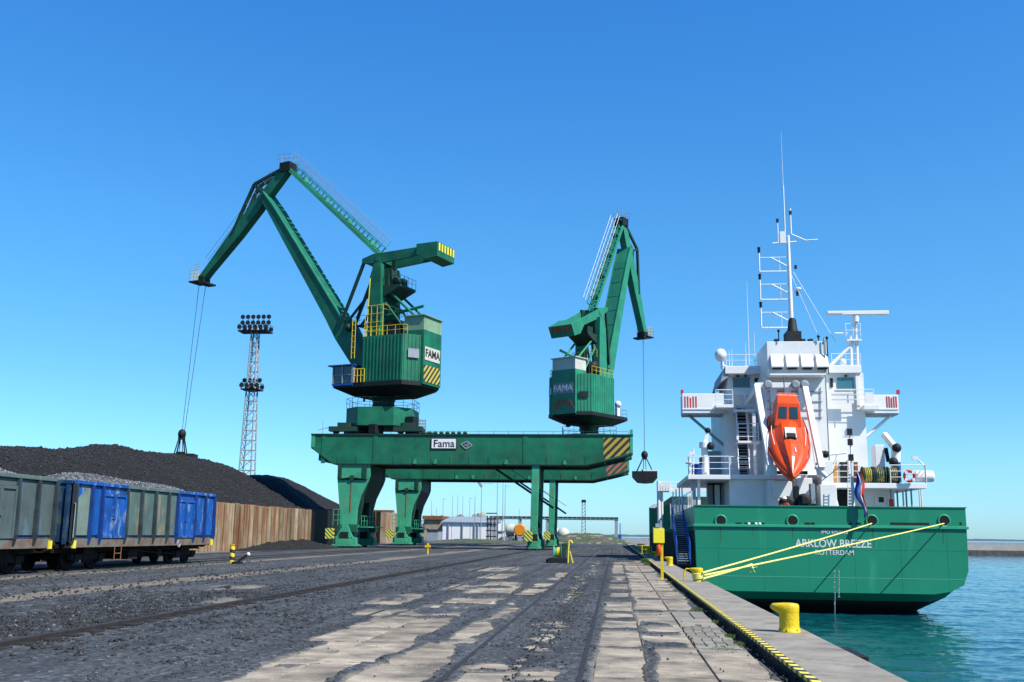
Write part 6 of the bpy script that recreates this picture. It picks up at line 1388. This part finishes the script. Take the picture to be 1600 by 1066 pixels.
lbh = m.build('hull', ORANGE, lb); md = lbh.modifiers.new('subdiv', 'SUBSURF'); md.levels = md.render_levels = 1
vw = []
for t, w, h0, h1 in wed: vw += [lp(t, -w, h0), lp(t, -w*.45, h1*.93), lp(t, 0, h1), lp(t, w*.45, h1*.93), lp(t, w, h0)]
m = MB(); m.add(vw, [(i*5+k, (i+1)*5+k, (i+1)*5+k+1, i*5+k+1) for i in range(4) for k in range(4)]+[(0, 1, 2, 3, 4)]); m.build('canopy', ORANGE, lb, bevel=.03)
m = MB()
for sg in (-1, 1):
    pts = [lp(t, sg*(w+.03), .0) for t, w, _, _ in st_]; m.path(pts, .06, 6)
m.build('fender_line', paint('dark_orange', (.55, .06, .01), .5, .1, 2), lb)
# helmsman's cupola near the stern, boxy with two windows
c0, c1, c2 = .0, .30, .36
m = MB(); 
q = [lp(-.02, -.80, .60), lp(-.02, .80, .60), lp(.36, .84, .75), lp(.36, -.84, .75), lp(.0, -.55, 1.75), lp(.0, .55, 1.75), lp(.20, .68, 1.84), lp(.20, -.68, 1.84)]
m.add(q, [(0, 1, 2, 3), (4, 7, 6, 5), (0, 4, 5, 1), (1, 5, 6, 2), (3, 2, 6, 7), (0, 3, 7, 4)]); m.build('cupola', ORANGE, lb, bevel=.05)
F_ = lambda u, v_: (q[3].lerp(q[2], u)).lerp(q[7].lerp(q[6], u), v_)
nf = (q[2]-q[3]).cross(q[7]-q[3]).normalized()
if nf.dot(FWD) > 0: nf = -nf
for u0, u1 in ((.12, .44), (.56, .88)):
    m = MB(); m.add([F_(u0, .35)+nf*.03, F_(u1, .35)+nf*.03, F_(u1, .82)+nf*.03, F_(u0, .82)+nf*.03, F_(u0, .35), F_(u1, .35), F_(u1, .82), F_(u0, .82)], [(0, 1, 2, 3), (0, 4, 5, 1), (1, 5, 6, 2), (2, 6, 7, 3), (3, 7, 4, 0)]); m.build('window', GLASS, lb)
# hatch with a pale surround, name, grab rails
def deckplate(t0, t1, w0, w1, h, mat, name):
    m = MB(); m.add([lp(t0, w0, h), lp(t0, w1, h), lp(t1, w1, h-.02), lp(t1, w0, h-.02), lp(t0, w0, h-.15), lp(t0, w1, h-.15), lp(t1, w1, h-.2), lp(t1, w0, h-.2)], [(0, 1, 2, 3), (0, 4, 5, 1), (1, 5, 6, 2), (2, 6, 7, 3), (3, 7, 4, 0)]); return m.build(name, mat, lb)
deckplate(.44, .60, -.28, .38, 1.06, TOPW, 'hatch'); deckplate(.54, .60, -.20, .32, 1.09, DARK, 'hatch_window')
def basis(r_, u_): n_ = r_.cross(u_); return Matrix((r_, u_, n_)).transposed().to_quaternion()
text('lettering', 'ARKLOW BREEZE', .17, lp(.06, 0, 1.80), basis(rt, -ax), LET, lb, .006)
m = MB(); m.path([lp(.72, .22, .82), lp(.77, .26, .74)], .045, 6, 0); m.build('tow_eye', WHITE2, lb)
m = MB()
for sg in (-1, 1): m.path([lp(.34, sg*1.0, .68), lp(.45, sg*1.02, .66), lp(.62, sg*.90, .55)], .022, 5)
m.build('grab_rail', WHITE2, lb)
m = MB(); m.tube(lp(.05, 0, .6), lp(-.08, 0, .5)+Vector((0, 0, 1.8)), .04, 6); m.build('fall_wire', CABLE, lb)

# mooring winches behind the bulwark and a crouching crewman
for px, sc2, lab in ((1232, .8, 'dark mooring winch drum showing above the bulwark below the lifeboat'), (1257, 1.0, 'dark mooring winch right of the crewman under the lifeboat ramp')):
    p_ = g(px, 780 if sc2 == 1 else 784, 62.5); w = empty('mooring_winch', (p_.x, 62.5, DK), label=lab, cat='winch')
    m = MB(); m.lathe((p_.x-.05, 62.2, p_.z-.1), [(.2, 0), (.42, .02), (.42, .12), (.25, .2), (.25, .7), (.42, .75), (.42, .85)], 18, axis='Y'); m.build('drum', DARK, w)
    m = MB(); m.box(p_.x-.7, 62.1, DK, p_.x+.7, 63.0, p_.z-.45); m.box(p_.x+.35, 62.3, p_.z-.45, p_.x+.6, 62.9, p_.z+.9); m.build('frame', GREYP if sc2 == 1 else DARK, w)
part('hatch_coaming', DARK, 1248, 787, 1275, 793, 62, 1.5)
pr = empty('person', (g(1225, 790, 61.6).x, 61.6, DK), label='crewman in reddish work clothes and pale helmet bending over behind the green bulwark', cat='person')
px0 = g(1225, 790, 61.6).x
def skin_body(name, verts, edges, radii, mat, parent, root=0):
    me = bpy.data.meshes.new(name); l0 = parent_loc(parent); me.from_pydata([Vector(v_)-l0 for v_ in verts], edges, []); me.materials.append(mat)
    o = bpy.data.objects.new(name, me); C.objects.link(o); o.parent = parent
    sk = o.modifiers.new('skin', 'SKIN'); 
    for i, r_ in enumerate(radii): me.skin_vertices[0].data[i].radius = (r_, r_*.85); me.skin_vertices[0].data[i].use_root = (i == root)
    ss = o.modifiers.new('subdiv', 'SUBSURF'); ss.levels = ss.render_levels = 2; return o
SKIN = paint('skin', (.50, .27, .18), .6, .1, 3); CLOTH = paint('work_clothes_red', (.42, .07, .05), .8, .2, 4); TROUS = paint('work_trousers', (.03, .04, .08), .8, .2, 4)
x, y, d = px0, 61.5, DK
V3 = [(x, y, d+.93), (x, y-.03, d+1.12), (x-.01, y-.10, d+1.38), (x-.01, y-.15, d+1.50), (x-.01, y-.20, d+1.60),
      (x-.20, y-.12, d+1.42), (x-.27, y-.28, d+1.17), (x-.20, y-.50, d+1.20), (x+.20, y-.12, d+1.42), (x+.28, y-.26, d+1.16), (x+.18, y-.50, d+1.22),
      (x-.10, y, d+.86), (x-.13, y-.05, d+.48), (x-.14, y+.03, d+.09), (x-.15, y-.14, d+.05), (x+.10, y, d+.86), (x+.14, y+.03, d+.48), (x+.15, y+.14, d+.09), (x+.16, y-.02, d+.05)]
E3 = [(0, 1), (1, 2), (2, 3), (3, 4), (2, 5), (5, 6), (6, 7), (2, 8), (8, 9), (9, 10), (0, 11), (11, 12), (12, 13), (13, 14), (0, 15), (15, 16), (16, 17), (17, 18)]
R3 = [.16, .15, .17, .065, .06, .085, .055, .04, .085, .055, .04, .10, .07, .05, .045, .10, .07, .05, .045]
skin_body('body', V3, E3, R3, CLOTH, pr)
m = MB(); m.sphere((x-.01, y-.24, d+1.69), .105, 14, sz=1.2); m.prism([(x-.03, y-.345, d+1.69), (x+.01, y-.345, d+1.69), (x-.01, y-.385, d+1.665)], (0, .03, 0)); m.build('head', SKIN, pr)
m = MB(); m.lathe((x-.01, y-.23, d+1.72), [(.155, 0), (.135, .01), (.125, .07), (.08, .12), (.01, .14)], 16); m.build('helmet', WHITE2, pr)
for sg in (-1, 1):
    m = MB(); hx = x+sg*.19; m.box(hx-.035, y-.60, d+1.19, hx+.035, y-.50, d+1.24)
    for k in range(4): m.beam((hx-.03+k*.02, y-.60, d+1.215), (hx-.03+k*.02, y-.66-.01*(k in (1, 2)), d+1.20), .015, .016)
    m.beam((hx-sg*.04, y-.53, d+1.21), (hx-sg*.065, y-.60, d+1.20), .018, .018); m.build('hand', SKIN, pr)
m = MB()
for sg in (-1, 1): m.beam((x+sg*.10, y, d+.9), (x+sg*.14, y, d+.12), .22, .24, w2=.16, h2=.18)
m.build('trousers', TROUS, pr)

# ================================================================== QUAY FURNITURE
def bollard(x, y, label, rot=0.0, sc=.75, mat=YEL):
    root = empty('bollard', (x, y, capz), rot, label, 'bollard', 'yellow mooring bollards along the quay edge'); root.scale = (sc, sc, .95); K = dict(parent=root, local=True)
    b = MB(); b.lathe((0, 0, 0), [(.225, 0), (.225, .025), (.205, .035), (.200, .10), (.200, .26), (.20, .30)], 28); b.build('post', mat, **K)
    # hooked head overhanging towards the land side
    n = 28; vs = []
    for z, ex, ry in ((.285, 0, .198), (.33, .10, .204), (.38, .165, .208), (.42, .165, .206), (.448, .14, .185), (.460, .05, .10)):
        for k in range(n):
            a = 2*math.pi*k/n; c_, s_ = math.cos(a), math.sin(a); r_ = ry
            xx_ = r_*c_*(1 if z < .45 else .9); 
            if c_ < 0: xx_ = (r_+ex)*c_
            vs.append((xx_, r_*s_*(1.0 if c_ > 0 else 1.0), z))
    b = MB(); b.add(vs, [(i*n+k, i*n+(k+1) % n, (i+1)*n+(k+1) % n, (i+1)*n+k) for i in range(5) for k in range(n)], 0, True); b.add(vs[-n:], [tuple(range(n))]); b.add(vs[:n], [tuple(range(n))[::-1]])
    b.build('head', mat, **K)
    b = MB()
    for k in range(6): a = 2*math.pi*k/6+.3; b.lathe((.215*math.cos(a), .215*math.sin(a), .035), [(.018, 0), (.018, .02)], 6)
    b.build('bolt', GREEND if False else mat, **K)['kind'] = 'stuff'
    return root
labs = ['big yellow bollard in the foreground, alone on the concrete edge', 'yellow bollard holding the two yellow mooring ropes', 'shaded yellow bollard against the dark ship side, foot of the gangway', 'yellow bollard just left of the ship side beyond the yellow post', 'yellow bollard second before the far end of the quay', 'small yellow bollard nearly at the far end of the quay']
for k in range(6): bollard(2.66, 16.7+17.85*k, labs[k], rot=-.15)
lr = empty('ladder_hoop', (2.42, 35, capz), label='thin yellow hoop of a quay ladder just left of the roped bollard', cat='ladder hoop')
b = MB(); b.path([(2.24, 35, capz), (2.24, 35, .42), (2.30, 35, .50), (2.46, 35, .50), (2.52, 35, .42), (2.52, 35, .30)], .022, 8); b.build('hoop', YEL, lr)
for i, yk in enumerate((80, 87, 98, 104)):
    lr = empty('quay_post', (2.5, yk, capz), label=('low yellow frame on the far quay edge, nearest of its row', 'second low yellow post of the far row on the quay edge', 'third low yellow post of the far row on the quay edge', 'last low yellow post near the far end of the quay')[i], cat='post', group='low yellow posts along the far quay edge')
    b = MB(); b.path([(2.15, yk, capz), (2.15, yk, .75), (2.7, yk, .75), (2.7, yk, capz)], .05, 6); b.tube((2.15, yk, .45), (2.7, yk, .45), .035, 6); b.build('frame', YEL, lr)
# yellow rescue post
rp = empty('rescue_post', (1.66, 38.4, 0), label='yellow post with a bright yellow cabinet and an orange extinguisher at the quay kerb', cat='post')
b = MB(); b.box(1.62, 38.36, 0, 1.72, 38.46, 1.35); b.box(1.50, 38.25, .0, 1.84, 38.55, .02); b.build('post', YEL, rp)
MB().box(1.36, 38.2, 1.30, 1.76, 38.5, 1.82).build('cabinet', paint('cabinet_yellow', (.88, .74, .03), .45, .05, 2), rp, bevel=.015)
b = MB(); b.box(1.62, 38.38, 1.82, 1.68, 38.44, 2.12); b.build('upper_post', GALV, rp); b = MB(); b.box(1.36, 38.3, 1.82, 1.72, 38.46, 1.87); b.box(1.45, 38.25, 1.87, 1.60, 38.4, 2.0); b.build('bracket', GREYP, rp)
b = MB(); b.lathe((1.56, 38.30, .84), [(.02, 0), (.085, .02), (.09, .38), (.04, .44), (.03, .46)], 16); b.build('extinguisher', paint('extinguisher_orange', (.75, .10, .01), .4, .1, 2), rp)

# gangway and the deck frame behind it
gw = empty('gangway', (3.6, 66, 0), label='blue accommodation ladder leading from the quay up to the ship side', cat='gangway')
a_ = at(1040, 874, X=3.9); P0 = Vector((3.75, 58.5, .15)); P1 = Vector((4.15, 71.5, 2.9))
b = MB()
for off in (-.35, .35):
    o_ = Vector((off, 0, 0)); b.beam(P0+o_, P1+o_, .05, .30); 
b.split('stringer', BLUEN, gw); b = MB(); b.add([P0+Vector((-.38, 0, -.1)), P1+Vector((-.38, 0, -.1)), P1+Vector((.38, 0, -.1)), P0+Vector((.38, 0, -.1))], [(0, 1, 2, 3)]); b.build('underside', DARK, gw)
for k in range(24): q_ = P0.lerp(P1, (k+.5)/24); MB().box(q_.x-.33, q_.y-.12, q_.z, q_.x+.33, q_.y+.12, q_.z+.04).build('tread', GREYP if k < 12 else WHITE2, gw)
b = MB()
for off in (-.36, .36):
    for k in range(13): q_ = P0.lerp(P1, k/12)+Vector((off, 0, 0)); b.tube(q_, q_+Vector((0, 0, 1)), .022, 5)
    b.tube(P0+Vector((off, 0, 1)), P1+Vector((off, 0, 1)), .025, 5); b.tube(P0+Vector((off, 0, .5)), P1+Vector((off, 0, .5)), .02, 5)
b.build('railing', BLUEN, gw)
b = MB(); b.box(4.15, 72, 2.9, 4.45, 76, 3.0); b.build('landing', GREYP, gw)
b = MB()
for yk in (71, 74, 78, 82): b.tube((4.5, yk, 2.2), (4.5, yk, 5.0), .05, 6)
b.rail([(4.5, 62, 3.3), (4.5, 86, 3.3)], .9, 1.6, .025, 1); b.build('ship_side_railing', WHITE2, ship)
# white posts and beam on the cargo deck seen over the side
b = MB(); b.tube(at(1029, 752, Y=88), (at(1029, 752, Y=88).x, 88, 2), .16, 8); b.tube(at(1034, 757, Y=88), (at(1034, 757, Y=88).x, 88, 2), .10, 8); b.beam(at(1029, 766, Y=88), at(1110, 766, Y=88), .3, .35); b.rail([at(1030, 764, Y=88), at(1100, 764, Y=88)], .55, 1, .03, 1)
for k in range(5): p_ = at(1030+k*4, 758, Y=87.6); b.box(p_.x-.12, 87.5, p_.z-.5, p_.x+.06, 87.8, p_.z+.2)
b.build('deck_frame', WHITE2, ship)
b = MB(); b.box(4.9, 92, 3.9, 18.9, 150, 5.0); b.build('hatch_coaming', GREEND, ship)

# mooring ropes
def rope(name, pts, r, label, mat=ROPE, n=26, sag=.04):
    a, c = Vector(pts[0]), Vector(pts[-1]); P = []
    for k in range(n+1):
        t = k/n; p_ = a.lerp(c, t); p_.z -= sag*4*t*(1-t); P.append(p_)
    m = MB(); m.path(P, r, 7); o = m.build(name, mat); return tag(o, label, 'rope', 'yellow mooring ropes from the stern to the bollard')
B0 = Vector((2.78, 34.35, .34))
P0_ = 0
h3, h4 = Vector((holes[2][0], YS+.05, holes[2][1]-.15)), Vector((holes[3][0], YS+.05, holes[3][1]-.15))
rope('mooring_rope', [B0+Vector((0, 0, .06)), h3], .035, 'yellow mooring rope running to the third hole of the stern')
rope('mooring_rope', [B0+Vector((.05, .05, -.02)), h4], .035, 'yellow mooring rope running to the rightmost hole of the stern')
k1 = B0.lerp(h4, .13)
rope('mooring_rope', [B0+Vector((0, -.1, -.12)), k1], .034, 'short spliced loop of yellow rope between the bollard and the knot', sag=.02)
b = MB()
for k in range(4): b.torus((2.66, 34.55, .22+.045*k), .165, .03, 'Z', 20, 6)
tag(b.build('rope_coil', ROPE), 'turns of pale yellow rope around the roped bollard', 'rope coil')
b = MB(); p_ = k1-Vector((0, 0, .12)); b.sphere(p_, .06, 8)
for k in range(6): q_ = p_+Vector((random.uniform(-.2, .2), 0, random.uniform(-.25, .25)))*1.0; b.tube(p_, q_, .009, 4)
tag(b.build('rope_knot', ROPE), 'frayed knot where the yellow mooring ropes meet', 'knot')
# fender timber on the quay face in the foreground
tag(MB().box(XE+.075, 24.2, -.45, XE+.30, 25.2, -.05).build('fender_timber', DARK), 'dark fender timber on the quay face beyond the foreground bollard, below the hull', 'fender')
tag(MB().box(XE+.075, 14.4, -.5, XE+.32, 15.6, .02).build('fender_timber', DARK), 'dark fender timber jutting from the quay face nearer than the foreground bollard', 'fender')
print('objects', len(bpy.data.objects), 'tris', sum(len(o.data.polygons) for o in bpy.data.objects if o.type == 'MESH'))
